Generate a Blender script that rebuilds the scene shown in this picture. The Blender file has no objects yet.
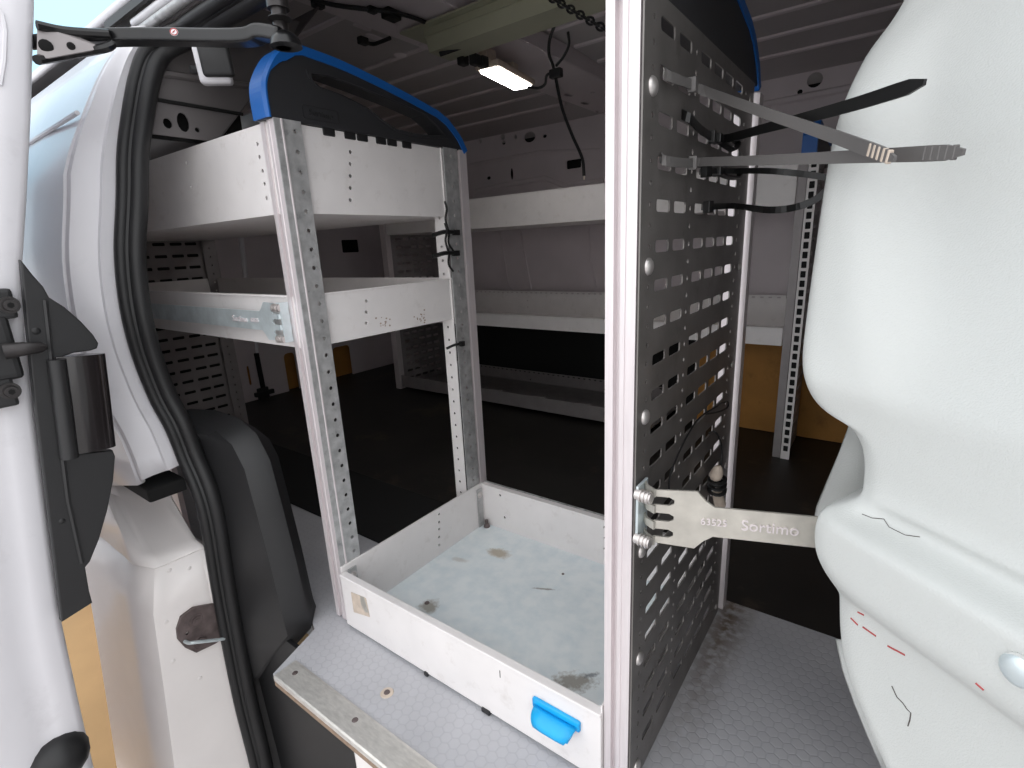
import bpy, bmesh, math, random
from mathutils import Vector, Matrix
from mathutils.bvhtree import BVHTree
random.seed(7)
scn = bpy.context.scene
COL = scn.collection
PI = math.pi

# ------------------------------------------------------------------ camera
CAMW = Matrix(((0.80732578, -0.11848690, 0.57808818),
               (0.58841436, 0.23576118, -0.77342434),
               (-0.04465010, 0.96456079, 0.26005547)))
CAMC = Vector((0.1906, -0.4577, 0.6653))
FPX = 514.89
cd = bpy.data.cameras.new('camera')
cd.sensor_width = 36.0
cd.lens = FPX / 1024 * 36.0
cd.clip_start = 0.01
cam = bpy.data.objects.new('camera', cd)
COL.objects.link(cam)
M4 = CAMW.to_4x4(); M4.translation = CAMC
cam.matrix_world = M4
scn.camera = cam
AX = {'X': 0, 'Y': 1, 'Z': 2}
def on(u, v, ax, val):
    """the point of the real plane ax = val seen at photo pixel (u, v): used to survey the van"""
    d = CAMW @ Vector((u - 512, -(v - 384), -FPX))
    i = AX[ax]
    return CAMC + d * ((val - CAMC[i]) / d[i])

# ------------------------------------------------------------------ materials
def newmat(name):
    m = bpy.data.materials.new(name); m.use_nodes = True
    nt = m.node_tree
    return m, nt, nt.nodes, nt.links, nt.nodes['Principled BSDF']
def srgb(c):
    return tuple((x / 12.92 if x <= .04045 else ((x + .055) / 1.055) ** 2.4) for x in c)
def mat(name, col, rough=.5, metal=0., var=.0, vscale=20., bump=0., bscale=200., spec=.5, coat=0., stretch=None, dirt=None, dirt_amt=.5, dscale=6.):
    m, nt, N, L, B = newmat(name)
    col = srgb(col)
    B.inputs['Roughness'].default_value = rough
    B.inputs['Metallic'].default_value = metal
    B.inputs['Specular IOR Level'].default_value = spec
    if coat: B.inputs['Coat Weight'].default_value = coat; B.inputs['Coat Roughness'].default_value = .08
    tc = N.new('ShaderNodeTexCoord'); vec = tc.outputs['Object']
    if stretch:
        mp = N.new('ShaderNodeMapping'); mp.inputs['Scale'].default_value = stretch
        L.new(vec, mp.inputs['Vector']); vec = mp.outputs['Vector']
    out = None
    if var:
        n = N.new('ShaderNodeTexNoise'); n.inputs['Scale'].default_value = vscale; n.inputs['Detail'].default_value = 5
        L.new(vec, n.inputs['Vector'])
        r = N.new('ShaderNodeValToRGB'); e = r.color_ramp.elements
        e[0].position = .3; e[1].position = .7
        e[0].color = (*[max(0, c * (1 - var)) for c in col], 1); e[1].color = (*[min(1, c * (1 + var)) for c in col], 1)
        L.new(n.outputs['Fac'], r.inputs['Fac']); out = r.outputs['Color']
    if dirt:
        n = N.new('ShaderNodeTexNoise'); n.inputs['Scale'].default_value = dscale; n.inputs['Detail'].default_value = 9; n.inputs['Roughness'].default_value = .7
        L.new(vec, n.inputs['Vector'])
        r = N.new('ShaderNodeValToRGB'); e = r.color_ramp.elements
        e[0].position = .56; e[0].color = (0, 0, 0, 1); e[1].position = .72; e[1].color = (dirt_amt,) * 3 + (1,)
        L.new(n.outputs['Fac'], r.inputs['Fac'])
        mx = N.new('ShaderNodeMix'); mx.data_type = 'RGBA'
        L.new(r.outputs['Color'], mx.inputs['Factor'])
        if out: L.new(out, mx.inputs['A'])
        else: mx.inputs['A'].default_value = (*col, 1)
        mx.inputs['B'].default_value = (*srgb(dirt), 1)
        out = mx.outputs['Result']
    if out: L.new(out, B.inputs['Base Color'])
    else: B.inputs['Base Color'].default_value = (*col, 1)
    if bump:
        n = N.new('ShaderNodeTexNoise'); n.inputs['Scale'].default_value = bscale; n.inputs['Detail'].default_value = 3
        L.new(tc.outputs['Object'], n.inputs['Vector'])
        b = N.new('ShaderNodeBump'); b.inputs['Strength'].default_value = bump; b.inputs['Distance'].default_value = .002
        L.new(n.outputs['Fac'], b.inputs['Height']); L.new(b.outputs['Normal'], B.inputs['Normal'])
    return m

M = {}
M['paint'] = mat('white_body_paint', (.86, .855, .87), .32, var=.03, vscale=6, coat=.3, dirt=(.70, .69, .70), dirt_amt=.25, dscale=14)
M['paint_in'] = mat('interior_paint', (.80, .765, .775), .45, var=.05, vscale=7)
M['roof_paint'] = mat('roof_paint', (.68, .66, .66), .5, var=.05, vscale=5)
M['shelf'] = mat('shelf_powder_coat', (.90, .885, .88), .42, var=.03, vscale=18, bump=.08, bscale=700, dirt=(.62, .57, .52), dirt_amt=.22, dscale=30)
M['shelf_mark'] = mat('rust_scuff', (.66, .59, .54), .8, var=.3, vscale=300)
M['galv'] = mat('galvanised_steel', (.72, .72, .72), .45, .45, var=.22, vscale=60, bump=.1, bscale=120, dirt=(.40, .40, .41), dirt_amt=.6, dscale=45)
M['alu'] = mat('aluminium_extrusion', (.88, .85, .855), .38, .4, var=.06, vscale=40, stretch=(6, 6, .4))
M['steel'] = mat('bare_steel_panel', (.47, .455, .445), .42, .5, var=.2, vscale=16, bump=.06, bscale=300, dirt=(.30, .29, .28), dirt_amt=.55, dscale=22)
M['steel_far'] = mat('grey_steel', (.58, .56, .56), .5, .25, var=.1, vscale=20)
M['zinc'] = mat('yellow_zinc_plate', (.78, .765, .73), .40, .6, var=.13, vscale=45, bump=.1, bscale=260)
M['zincb'] = mat('bright_zinc_plate', (.82, .86, .87), .40, .45, var=.14, vscale=35, bump=.1, bscale=220)
M['rivet'] = mat('rivet_steel', (.82, .80, .79), .38, .8, var=.06, vscale=60)
M['black'] = mat('black_plastic', (.125, .125, .13), .46, bump=.12, bscale=900, var=.05, vscale=30)
M['cap'] = mat('charcoal_plastic', (.17, .17, .18), .5, bump=.15, bscale=1200)
M['rubber'] = mat('black_rubber', (.095, .095, .10), .5, var=.15, vscale=25)
M['gloss'] = mat('dark_brown_gloss', (.12, .105, .108), .2, coat=.3)
M['tie_grey'] = mat('grey_nylon', (.40, .39, .385), .45, bump=.05)
M['tie_black'] = mat('black_nylon', (.09, .09, .09), .4)
M['cable'] = mat('black_cable', (.075, .075, .08), .5)
M['arm'] = mat('black_lacquered_steel', (.075, .075, .08), .33)
M['dark_grey'] = mat('dark_grey_paint', (.40, .385, .385), .55, var=.08, vscale=9)  # darker grey than the other interior paints
M['blue'] = mat('blue_trim_plastic', (.07, .36, .66), .42)
M['cyan'] = mat('bright_blue_plastic', (.09, .66, .90), .38, var=.05, vscale=50)
M['ochre'] = mat('ochre_board', (.64, .45, .20), .7, var=.15, vscale=9, dirt=(.42, .28, .12), dirt_amt=.6, dscale=8)
M['dark_floor'] = mat('black_floor_sheet', (.12, .11, .10), .5, var=.35, vscale=7, dirt=(.42, .37, .30), dirt_amt=.5, dscale=3.2)
M['matt'] = mat('matt_black', (.05, .05, .05), .8)
M['olive'] = mat('olive_steel_rail', (.66, .66, .57), .45, .2, var=.06, vscale=12)
M['void'] = mat('dark_cavity', (.03, .03, .03), .9)
M['bulk'] = mat('textured_white_plastic', (.775, .785, .775), .5, var=.02, vscale=9, bump=.22, bscale=800)
M['scratch'] = mat('scratch_grey', (.33, .31, .30), .8)
M['red'] = mat('red_scuff', (.70, .33, .33), .8)
M['brown'] = mat('plywood_edge', (.55, .47, .40), .8, var=.2, vscale=90)
M['dark_steel'] = mat('dark_bolt_steel', (.24, .23, .23), .4, .6, var=.2, vscale=80)
M['rust'] = mat('brown_grime_metal', (.42, .375, .37), .55, .4, var=.3, vscale=60)
M['cream'] = mat('cream_paint', (.93, .91, .90), .35, var=.03, vscale=10, coat=.3)
M['bead'] = mat('pale_bead', (.80, .74, .68), .5, var=.1, vscale=90)
M['asphalt'] = mat('pale_concrete', (.72, .70, .69), .9, var=.15, vscale=8)
M['ground'] = mat('sandy_ground', (.70, .57, .40), .9, var=.15, vscale=3)
M['strip'] = mat('threshold_aluminium', (.83, .82, .80), .42, .55, var=.12, vscale=70, bump=.15, bscale=300, stretch=(1, 3, 3))

def math_node(N, L, op, a, b=None, clamp=False):
    n = N.new('ShaderNodeMath'); n.operation = op; n.use_clamp = clamp
    for i, x in enumerate((a, b)):
        if x is None: continue
        if isinstance(x, (int, float)): n.inputs[i].default_value = x
        else: L.new(x, n.inputs[i])
    return n.outputs[0]
def vmath(N, L, op, a, b=None):
    n = N.new('ShaderNodeVectorMath'); n.operation = op
    for i, x in enumerate((a, b)):
        if x is None: continue
        if isinstance(x, (tuple, list)): n.inputs[i].default_value = x
        else: L.new(x, n.inputs[i])
    return n
def hexmat():
    m, nt, N, L, B = newmat('grey_hexagon_floor')
    tc = N.new('ShaderNodeTexCoord'); P = tc.outputs['Object']
    s = vmath(N, L, 'MULTIPLY', P, (1 / .0158, 1 / .0158, 0)).outputs[0]
    s = vmath(N, L, 'ADD', s, (400, 346.41, 0)).outputs[0]
    r = (1., 1.7320508, 1.); h = (.5, .8660254, 0.)
    a = vmath(N, L, 'SUBTRACT', vmath(N, L, 'MODULO', s, r).outputs[0], h).outputs[0]
    b = vmath(N, L, 'SUBTRACT', vmath(N, L, 'MODULO', vmath(N, L, 'SUBTRACT', s, h).outputs[0], r).outputs[0], h).outputs[0]
    da = vmath(N, L, 'DOT_PRODUCT', a, a).outputs['Value']; db = vmath(N, L, 'DOT_PRODUCT', b, b).outputs['Value']
    lt = math_node(N, L, 'LESS_THAN', da, db)
    mx = N.new('ShaderNodeMix'); mx.data_type = 'VECTOR'
    L.new(lt, mx.inputs[0]); L.new(b, mx.inputs[4]); L.new(a, mx.inputs[5])
    g = vmath(N, L, 'ABSOLUTE', mx.outputs[1]).outputs[0]
    d1 = vmath(N, L, 'DOT_PRODUCT', g, (.5, .8660254, 0)).outputs['Value']
    sx = N.new('ShaderNodeSeparateXYZ'); L.new(g, sx.inputs[0])
    hd = math_node(N, L, 'MAXIMUM', d1, sx.outputs[0])
    mr = N.new('ShaderNodeMapRange'); mr.inputs[1].default_value = .40; mr.inputs[2].default_value = .48
    L.new(hd, mr.inputs[0])
    n = N.new('ShaderNodeTexNoise'); n.inputs['Scale'].default_value = 5; n.inputs['Detail'].default_value = 8; L.new(P, n.inputs['Vector'])
    rp = N.new('ShaderNodeValToRGB'); e = rp.color_ramp.elements
    e[0].position = .35; e[0].color = (*srgb((.69, .69, .705)), 1); e[1].position = .65; e[1].color = (*srgb((.755, .755, .77)), 1)
    L.new(n.outputs['Fac'], rp.inputs['Fac'])
    m1 = N.new('ShaderNodeMix'); m1.data_type = 'RGBA'
    L.new(math_node(N, L, 'MULTIPLY', mr.outputs[0], .14), m1.inputs['Factor'])
    L.new(rp.outputs['Color'], m1.inputs['A']); m1.inputs['B'].default_value = (*srgb((.50, .50, .54)), 1)
    # brown grit gathered along the foot of the perforated panel
    sp = N.new('ShaderNodeSeparateXYZ'); L.new(P, sp.inputs[0])
    ax = math_node(N, L, 'SUBTRACT', 1., math_node(N, L, 'MULTIPLY', math_node(N, L, 'ABSOLUTE', math_node(N, L, 'SUBTRACT', sp.outputs[0], .02)), 22.), True)
    ay = N.new('ShaderNodeMapRange'); ay.inputs[1].default_value = .05; ay.inputs[2].default_value = .36; L.new(sp.outputs[1], ay.inputs[0])
    n2 = N.new('ShaderNodeTexNoise'); n2.inputs['Scale'].default_value = 60; n2.inputs['Detail'].default_value = 8; L.new(P, n2.inputs['Vector'])
    q = math_node(N, L, 'MULTIPLY', math_node(N, L, 'MULTIPLY', ax, ay.outputs[0]), math_node(N, L, 'MULTIPLY', math_node(N, L, 'SUBTRACT', n2.outputs['Fac'], .30), 4.0, True), True)
    n3 = N.new('ShaderNodeTexNoise'); n3.inputs['Scale'].default_value = 26; n3.inputs['Detail'].default_value = 10; n3.inputs['Roughness'].default_value = .75; L.new(P, n3.inputs['Vector'])
    q2 = math_node(N, L, 'MULTIPLY', math_node(N, L, 'SUBTRACT', n3.outputs['Fac'], .62), 4., True)
    q = math_node(N, L, 'ADD', q, math_node(N, L, 'MULTIPLY', q2, .5), True)
    m2 = N.new('ShaderNodeMix'); m2.data_type = 'RGBA'; L.new(q, m2.inputs['Factor'])
    L.new(m1.outputs['Result'], m2.inputs['A']); m2.inputs['B'].default_value = (*srgb((.42, .36, .30)), 1)
    L.new(m2.outputs['Result'], B.inputs['Base Color'])
    B.inputs['Roughness'].default_value = .45
    bp = N.new('ShaderNodeBump'); bp.inputs['Strength'].default_value = .22; bp.inputs['Distance'].default_value = .0012; bp.invert = True
    L.new(mr.outputs[0], bp.inputs['Height']); L.new(bp.outputs['Normal'], B.inputs['Normal'])
    return m
M['hex'] = hexmat()
def traymat():
    """pale blue tray floor with rust-brown and grey stains where the photo has them"""
    m, nt, N, L, B = newmat('stained_tray_floor')
    tc = N.new('ShaderNodeTexCoord'); P = tc.outputs['Object']
    n = N.new('ShaderNodeTexNoise'); n.inputs['Scale'].default_value = 40; n.inputs['Detail'].default_value = 8; L.new(P, n.inputs['Vector'])
    cur = None
    base = N.new('ShaderNodeValToRGB'); e = base.color_ramp.elements
    e[0].position = .3; e[0].color = (*srgb((.86, .90, .915)), 1); e[1].position = .62; e[1].color = (*srgb((.915, .94, .945)), 1)
    L.new(n.outputs['Fac'], base.inputs['Fac']); cur = base.outputs['Color']
    def blob(cx, cy, rx, ry, rot, col, amt, ns=45.):
        nonlocal cur
        mp = N.new('ShaderNodeMapping'); mp.vector_type = 'TEXTURE'
        mp.inputs['Location'].default_value = (cx, cy, 0); mp.inputs['Rotation'].default_value = (0, 0, rot); mp.inputs['Scale'].default_value = (rx, ry, 1)
        L.new(P, mp.inputs['Vector'])
        sp = N.new('ShaderNodeSeparateXYZ'); L.new(mp.outputs[0], sp.inputs[0])
        d = math_node(N, L, 'SQRT', math_node(N, L, 'ADD', math_node(N, L, 'MULTIPLY', sp.outputs[0], sp.outputs[0]), math_node(N, L, 'MULTIPLY', sp.outputs[1], sp.outputs[1])))
        nn = N.new('ShaderNodeTexNoise'); nn.inputs['Scale'].default_value = ns; nn.inputs['Detail'].default_value = 9; nn.inputs['Roughness'].default_value = .7; L.new(P, nn.inputs['Vector'])
        f = math_node(N, L, 'MULTIPLY', math_node(N, L, 'SUBTRACT', math_node(N, L, 'ADD', math_node(N, L, 'SUBTRACT', 1., d), math_node(N, L, 'MULTIPLY', nn.outputs['Fac'], 1.6)), 1.0), 2.2 * amt, True)
        f = math_node(N, L, 'MINIMUM', f, amt)
        mx = N.new('ShaderNodeMix'); mx.data_type = 'RGBA'; L.new(f, mx.inputs['Factor']); L.new(cur, mx.inputs['A']); mx.inputs['B'].default_value = (*srgb(col), 1)
        cur = mx.outputs['Result']
    def b(u, v, *a): p = on(u, v, 'Z', .012); blob(p.x, p.y, *a)
    b(499, 553, .042, .024, .25, (.66, .60, .50), .8)
    b(460, 560, .03, .012, .2, (.72, .70, .66), .5)
    b(428, 606, .030, .028, 0., (.56, .53, .47), .8)
    b(572, 682, .05, .026, .6, (.50, .47, .42), .8, 90.)
    b(592, 675, .007, .018, -.7, (.42, .44, .46), .8, 90.)
    b(545, 589, .035, .004, .45, (.50, .48, .45), .8, 120.)
    L.new(cur, B.inputs['Base Color'])
    B.inputs['Roughness'].default_value = .35
    return m
M['tray'] = traymat()
def emis(name, col, st):
    m, nt, N, L, B = newmat(name)
    B.inputs['Base Color'].default_value = (*col, 1); B.inputs['Emission Color'].default_value = (*col, 1); B.inputs['Emission Strength'].default_value = st
    return m
M['led'] = emis('led_lens_lit', (1, .97, .95), 16.)
M['diode'] = emis('led_diode_lit', (1, .97, .93), 40.)

# ------------------------------------------------------------------ object helpers
def link(name, me, m, parent=None, smooth=False):
    o = bpy.data.objects.new(name, me); COL.objects.link(o)
    if m is not None: me.materials.append(m)
    if parent is not None: o.parent = parent
    if smooth:
        for p in me.polygons: p.use_smooth = True
    return o
def thing(name, label, cat, group=None, loc=(0, 0, 0)):
    o = bpy.data.objects.new(name, None); COL.objects.link(o)
    o.location = loc; o.empty_display_size = .05
    o['label'] = label; o['category'] = cat
    if group: o['group'] = group
    return o
def tag(o, label, cat, group=None):
    o['label'] = label; o['category'] = cat
    if group: o['group'] = group
    return o
def struct(o, kind='structure'):
    o['kind'] = kind; return o
def lab(o, s): o['label'] = s; return o

class MB:
    """collects shapes into one mesh"""
    def __init__(s): s.bm = bmesh.new()
    def box(s, a, b, bev=0., seg=2, mtx=None):
        a, b = Vector(a), Vector(b)
        r = bmesh.ops.create_cube(s.bm, size=1)
        vs = r['verts']; c = (a + b) / 2; d = b - a
        for v in vs: v.co = Vector((v.co.x * d.x, v.co.y * d.y, v.co.z * d.z)) + c
        if bev:
            es = list({e for v in vs for e in v.link_edges})
            rr = bmesh.ops.bevel(s.bm, geom=es, offset=bev, segments=seg, affect='EDGES', profile=.6)
            vs = list({v for f in rr['faces'] for v in f.verts} | {v for v in vs if v.is_valid})
        if mtx is not None:
            for v in vs: v.co = mtx @ v.co
        return s
    def add(s, verts, faces):
        vv = [s.bm.verts.new(v) for v in verts]
        for f in faces:
            try: s.bm.faces.new([vv[i] for i in f])
            except ValueError: pass
        return s
    def prism(s, poly, ext, mp):
        """poly: 2D outline, ext: (lo, hi) third coordinate, mp(a,b,c)->xyz"""
        n = len(poly)
        vs = [mp(a, b, ext[0]) for a, b in poly] + [mp(a, b, ext[1]) for a, b in poly]
        fs = [tuple(range(n))[::-1], tuple(range(n, 2 * n))] + [(i, (i + 1) % n, n + (i + 1) % n, n + i) for i in range(n)]
        return s.add(vs, fs)
    def tube(s, pts, r, n=8, sx=1., cap=True, up=None):
        pts = [Vector(p) for p in pts]; k = len(pts); rs = r if isinstance(r, (list, tuple)) else [r] * k
        rings = []; prev = None
        for i, p in enumerate(pts):
            t = (pts[min(i + 1, k - 1)] - pts[max(i - 1, 0)]).normalized()
            u = Vector(up) if up is not None else (prev if prev is not None else (Vector((0, 0, 1)) if abs(t.z) < .9 else Vector((1, 0, 0))))
            u = (u - t * u.dot(t)).normalized(); prev = u; w = t.cross(u)
            rings.append([p + u * (math.cos(a) * rs[i]) + w * (math.sin(a) * rs[i] * sx) for a in (2 * PI * j / n for j in range(n))])
        vs = [v for R in rings for v in R]; fs = []
        for i in range(k - 1):
            for j in range(n):
                fs.append((i * n + j, i * n + (j + 1) % n, (i + 1) * n + (j + 1) % n, (i + 1) * n + j))
        if cap: fs += [tuple(range(n))[::-1], tuple(range((k - 1) * n, k * n))]
        return s.add(vs, fs)
    def band(s, pts, w, t, up):
        """flat strap: width along up, thickness across"""
        pts = [Vector(p) for p in pts]; k = len(pts); vs = []; fs = []
        for i, p in enumerate(pts):
            d = (pts[min(i + 1, k - 1)] - pts[max(i - 1, 0)]).normalized()
            u = Vector(up); u = (u - d * u.dot(d)).normalized(); q = d.cross(u)
            ww = w[i] if isinstance(w, (list, tuple)) else w
            vs += [p + u * ww / 2 + q * t / 2, p - u * ww / 2 + q * t / 2, p - u * ww / 2 - q * t / 2, p + u * ww / 2 - q * t / 2]
        for i in range(k - 1):
            for j in range(4): fs.append((4 * i + j, 4 * i + (j + 1) % 4, 4 * i + 4 + (j + 1) % 4, 4 * i + 4 + j))
        fs += [(3, 2, 1, 0), tuple(4 * (k - 1) + j for j in range(4))]
        return s.add(vs, fs)
    def dome(s, c, nrm, r, h, seg=12):
        nrm = Vector(nrm).normalized(); a = nrm.orthogonal().normalized(); b = nrm.cross(a); c = Vector(c)
        vs = []; fs = []; L = 4
        for i in range(L):
            th = (PI / 2) * i / L; rr = r * math.cos(th); hh = h * math.sin(th)
            vs += [c + a * rr * math.cos(2 * PI * j / seg) + b * rr * math.sin(2 * PI * j / seg) + nrm * hh for j in range(seg)]
        vs.append(c + nrm * h)
        for i in range(L - 1):
            for j in range(seg): fs.append((i * seg + j, i * seg + (j + 1) % seg, (i + 1) * seg + (j + 1) % seg, (i + 1) * seg + j))
        for j in range(seg): fs.append(((L - 1) * seg + j, (L - 1) * seg + (j + 1) % seg, L * seg))
        fs.append(tuple(range(seg))[::-1])
        return s.add(vs, fs)
    def cyl(s, c0, c1, r, n=16, r2=None):
        return s.tube([c0, c1], [r, r if r2 is None else r2], n)
    def build(s, name, m, parent=None, smooth=False, angle=None):
        bmesh.ops.recalc_face_normals(s.bm, faces=s.bm.faces)
        me = bpy.data.meshes.new(name); s.bm.to_mesh(me); s.bm.free()
        o = link(name, me, m, parent, smooth)
        if smooth: me.set_sharp_from_angle(angle=math.radians(angle or 40))
        return o

def spline(pts, n=6):
    pts = [Vector(p) for p in pts]; out = []
    P = [pts[0] * 2 - pts[1]] + pts + [pts[-1] * 2 - pts[-2]]
    for i in range(1, len(P) - 2):
        for k in range(n):
            t = k / n; a, b, c, d = P[i - 1:i + 3]
            out.append(.5 * ((2 * b) + (-a + c) * t + (2 * a - 5 * b + 4 * c - d) * t * t + (-a + 3 * b - 3 * c + d) * t ** 3))
    out.append(pts[-1]); return out
def spl2(pts, n=6, closed=False):
    q = [(p[0], p[1], 0) for p in pts]
    return [(v.x, v.y) for v in spline(q, n)]

def plate(name, outline, holes, t, mp, m, parent=None, bev=0.):
    """flat sheet with real holes; mp maps (a, b, c) to xyz, c across the thickness"""
    cu = bpy.data.curves.new(name, 'CURVE'); cu.dimensions = '2D'; cu.fill_mode = 'BOTH'; cu.extrude = t / 2; cu.bevel_depth = bev
    for loop in [outline] + list(holes):
        sp = cu.splines.new('POLY'); sp.points.add(len(loop) - 1); sp.use_cyclic_u = True
        for p, q in zip(sp.points, loop): p.co = (q[0], q[1], 0, 1)
    tmp = bpy.data.objects.new('tmp', cu); COL.objects.link(tmp)
    me = bpy.data.meshes.new_from_object(tmp)
    bpy.data.objects.remove(tmp); bpy.data.curves.remove(cu)
    for v in me.vertices: v.co = mp(*v.co)
    me.materials.clear()
    bm = bmesh.new(); bm.from_mesh(me); bmesh.ops.remove_doubles(bm, verts=bm.verts, dist=1e-6)
    bmesh.ops.recalc_face_normals(bm, faces=bm.faces); bm.to_mesh(me); bm.free()
    me.name = name
    for p in me.polygons: p.use_smooth = False
    return link(name, me, m, parent)
def circ(cx, cy, r, n=10, ry=None): return [(cx + r * math.cos(2 * PI * i / n), cy + (ry or r) * math.sin(2 * PI * i / n)) for i in range(n)]
def slot(cx, cy, w, h, r, n=3):
    o = []
    for sx, sy, a0 in ((1, 1, 0), (-1, 1, 90), (-1, -1, 180), (1, -1, 270)):
        for k in range(n + 1):
            a = math.radians(a0 + 90 * k / n)
            o.append((cx + sx * (w / 2 - r) + r * math.cos(a), cy + sy * (h / 2 - r) + r * math.sin(a)))
    return o
def rect(a0, b0, a1, b1): return [(a0, b0), (a1, b0), (a1, b1), (a0, b1)]
def mX(x): return lambda a, b, c: Vector((x + c, a, b))      # sheet in the plane X = x, (a, b) = (Y, Z)
def mY(y): return lambda a, b, c: Vector((a, y + c, b))      # sheet in the plane Y = y, (a, b) = (X, Z)
def mZ(z): return lambda a, b, c: Vector((a, b, z + c))
def loft(name, rows, m, parent=None, thick=0., smooth=True, sub=0, angle=60, close=False):
    n = len(rows[0]); vs = [Vector(p) for r in rows for p in r]; fs = []
    for i in range(len(rows) - 1):
        for j in range(n - 1): fs.append((i * n + j, i * n + j + 1, (i + 1) * n + j + 1, (i + 1) * n + j))
    me = bpy.data.meshes.new(name); me.from_pydata([tuple(v) for v in vs], [], fs)
    o = link(name, me, m, parent, smooth)
    if smooth: me.set_sharp_from_angle(angle=math.radians(angle))
    if sub:
        s = o.modifiers.new('smooth', 'SUBSURF'); s.levels = sub; s.render_levels = sub
    if thick:
        s = o.modifiers.new('thick', 'SOLIDIFY'); s.thickness = abs(thick); s.offset = -1 if thick > 0 else 1
    return o
def text(name, s, size, mtx, m, parent, depth=.0005):
    cu = bpy.data.curves.new(name, 'FONT'); cu.body = s; cu.size = size; cu.extrude = depth; cu.align_x = 'CENTER'; cu.align_y = 'CENTER'
    tmp = bpy.data.objects.new('tmp', cu); COL.objects.link(tmp)
    me = bpy.data.meshes.new_from_object(tmp); bpy.data.objects.remove(tmp); bpy.data.curves.remove(cu)
    me.transform(mtx); me.materials.clear()
    return link(name, me, m, parent)
def frame_mtx(o, ax, up):
    ax = Vector(ax).normalized(); up = Vector(up); up = (up - ax * up.dot(ax)).normalized(); n = ax.cross(up)
    return Matrix(((ax.x, up.x, n.x, o[0]), (ax.y, up.y, n.y, o[1]), (ax.z, up.z, n.z, o[2]), (0, 0, 0, 1)))
def dup_mesh(src, parent, loc=(0, 0, 0)):
    c = src.copy(); COL.objects.link(c); c.parent = parent; c.location = loc; return c

# ================================================================== THE NEAR RACK
XL, XR, D, ZT = -.575, 0.0, .42, .857
rack = thing('shelving_rack', 'tall metal shelving rack with perforated end panel and open white bottom tray by the doorway', 'shelving rack')
PROF = [(0, .032), (0, 0), (.010, 0), (.0105, .011), (.0175, .011), (.018, 0), (.0235, 0), (.024, .0015), (.0255, .0015), (.026, 0), (.036, 0), (.036, .032)]
def upright(x0, y0, flip, parent, z0=.004, z1=ZT, m='alu', wd=1.):
    poly = [(x0 + a * wd, y0 + (-(b) if flip else b) * .66) for a, b in PROF]
    return MB().prism(poly, (z0, z1), lambda a, b, c: Vector((a, b, c))).build('upright', M[m], parent)
# right frame
upright(-.0345, 0, False, rack, z1=.868, wd=.87); upright(-.030, D + .003, True, rack)
rowz = [.846 - .0376 * k for k in range(22)]
SY = (.0555, .1035, .170, .218, .264, .311)
holes = [slot(y, z, .036, .0115, .0032) for z in rowz for y in SY if not (z < .02)]
zz = .846
hs = []
k = 0
while zz > .03:
    for y in (.0225, .1365, .347): hs.append(circ(y, zz, .0028, 8))
    zz -= .0188
pan = plate('perforated_panel', rect(.0006, .006, .392, ZT + .01), holes + hs, .0016, mX(-.0008), M['steel'], rack)
lab(pan, 'dark bare steel panel punched with rows of slots')
rv0 = MB().dome((0, 0, 0), (1, 0, 0), .0085, .0045).build('rivet', M['rivet'], pan, True)
rv0.location = (0, .021, .793)
for z in (.64, .49, .335, .192, .028): dup_mesh(rv0, pan, (0, .021, z))
for z in (.842, .62, .47, .30, .028): dup_mesh(rv0, pan, (0, .372, z)).scale = (.6, .6, .6)
# left frame
upright(-.592, 0, False, rack); upright(-.592, D, True, rack)
def perf_strip(x, ya, yb, nm='perforated_strip', pitch=.0188, z0=.004, z1=ZT, par=None, m='galv', yh=None):
    yh = yh if yh is not None else (ya + yb) / 2
    h = []; z = z1 - .015
    while z > z0 + .01: h.append(circ(yh, z, .0034, 10)); z -= pitch * 1.5
    return plate(nm, rect(ya, z0, yb, z1), h, .0018, mX(x), M[m], par or rack)
perf_strip(-.555, .0, .043, yh=.031)
MB().box((-.5555, .010, .004), (-.5525, .013, ZT), .0008).build('bead', M['alu'], rack)
perf_strip(-.557, .352, .392, yh=.372)
# light strip facing the doorway beside the rear left upright
h = []; z = ZT - .02
while z > .02: h.append(circ(-.578, z, .003, 8)); z -= .028
lab(plate('perforated_strip', rect(-.592, .004, -.560, ZT), h, .0018, mY(.350), M['shelf'], rack), 'pale hole-punched strip')
for z in (.822, .745, .59, .555):
    MB().box((-.586, .345, z), (-.566, .3495, z + .012), .001).build('clip', M['bead'], rack)
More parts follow.
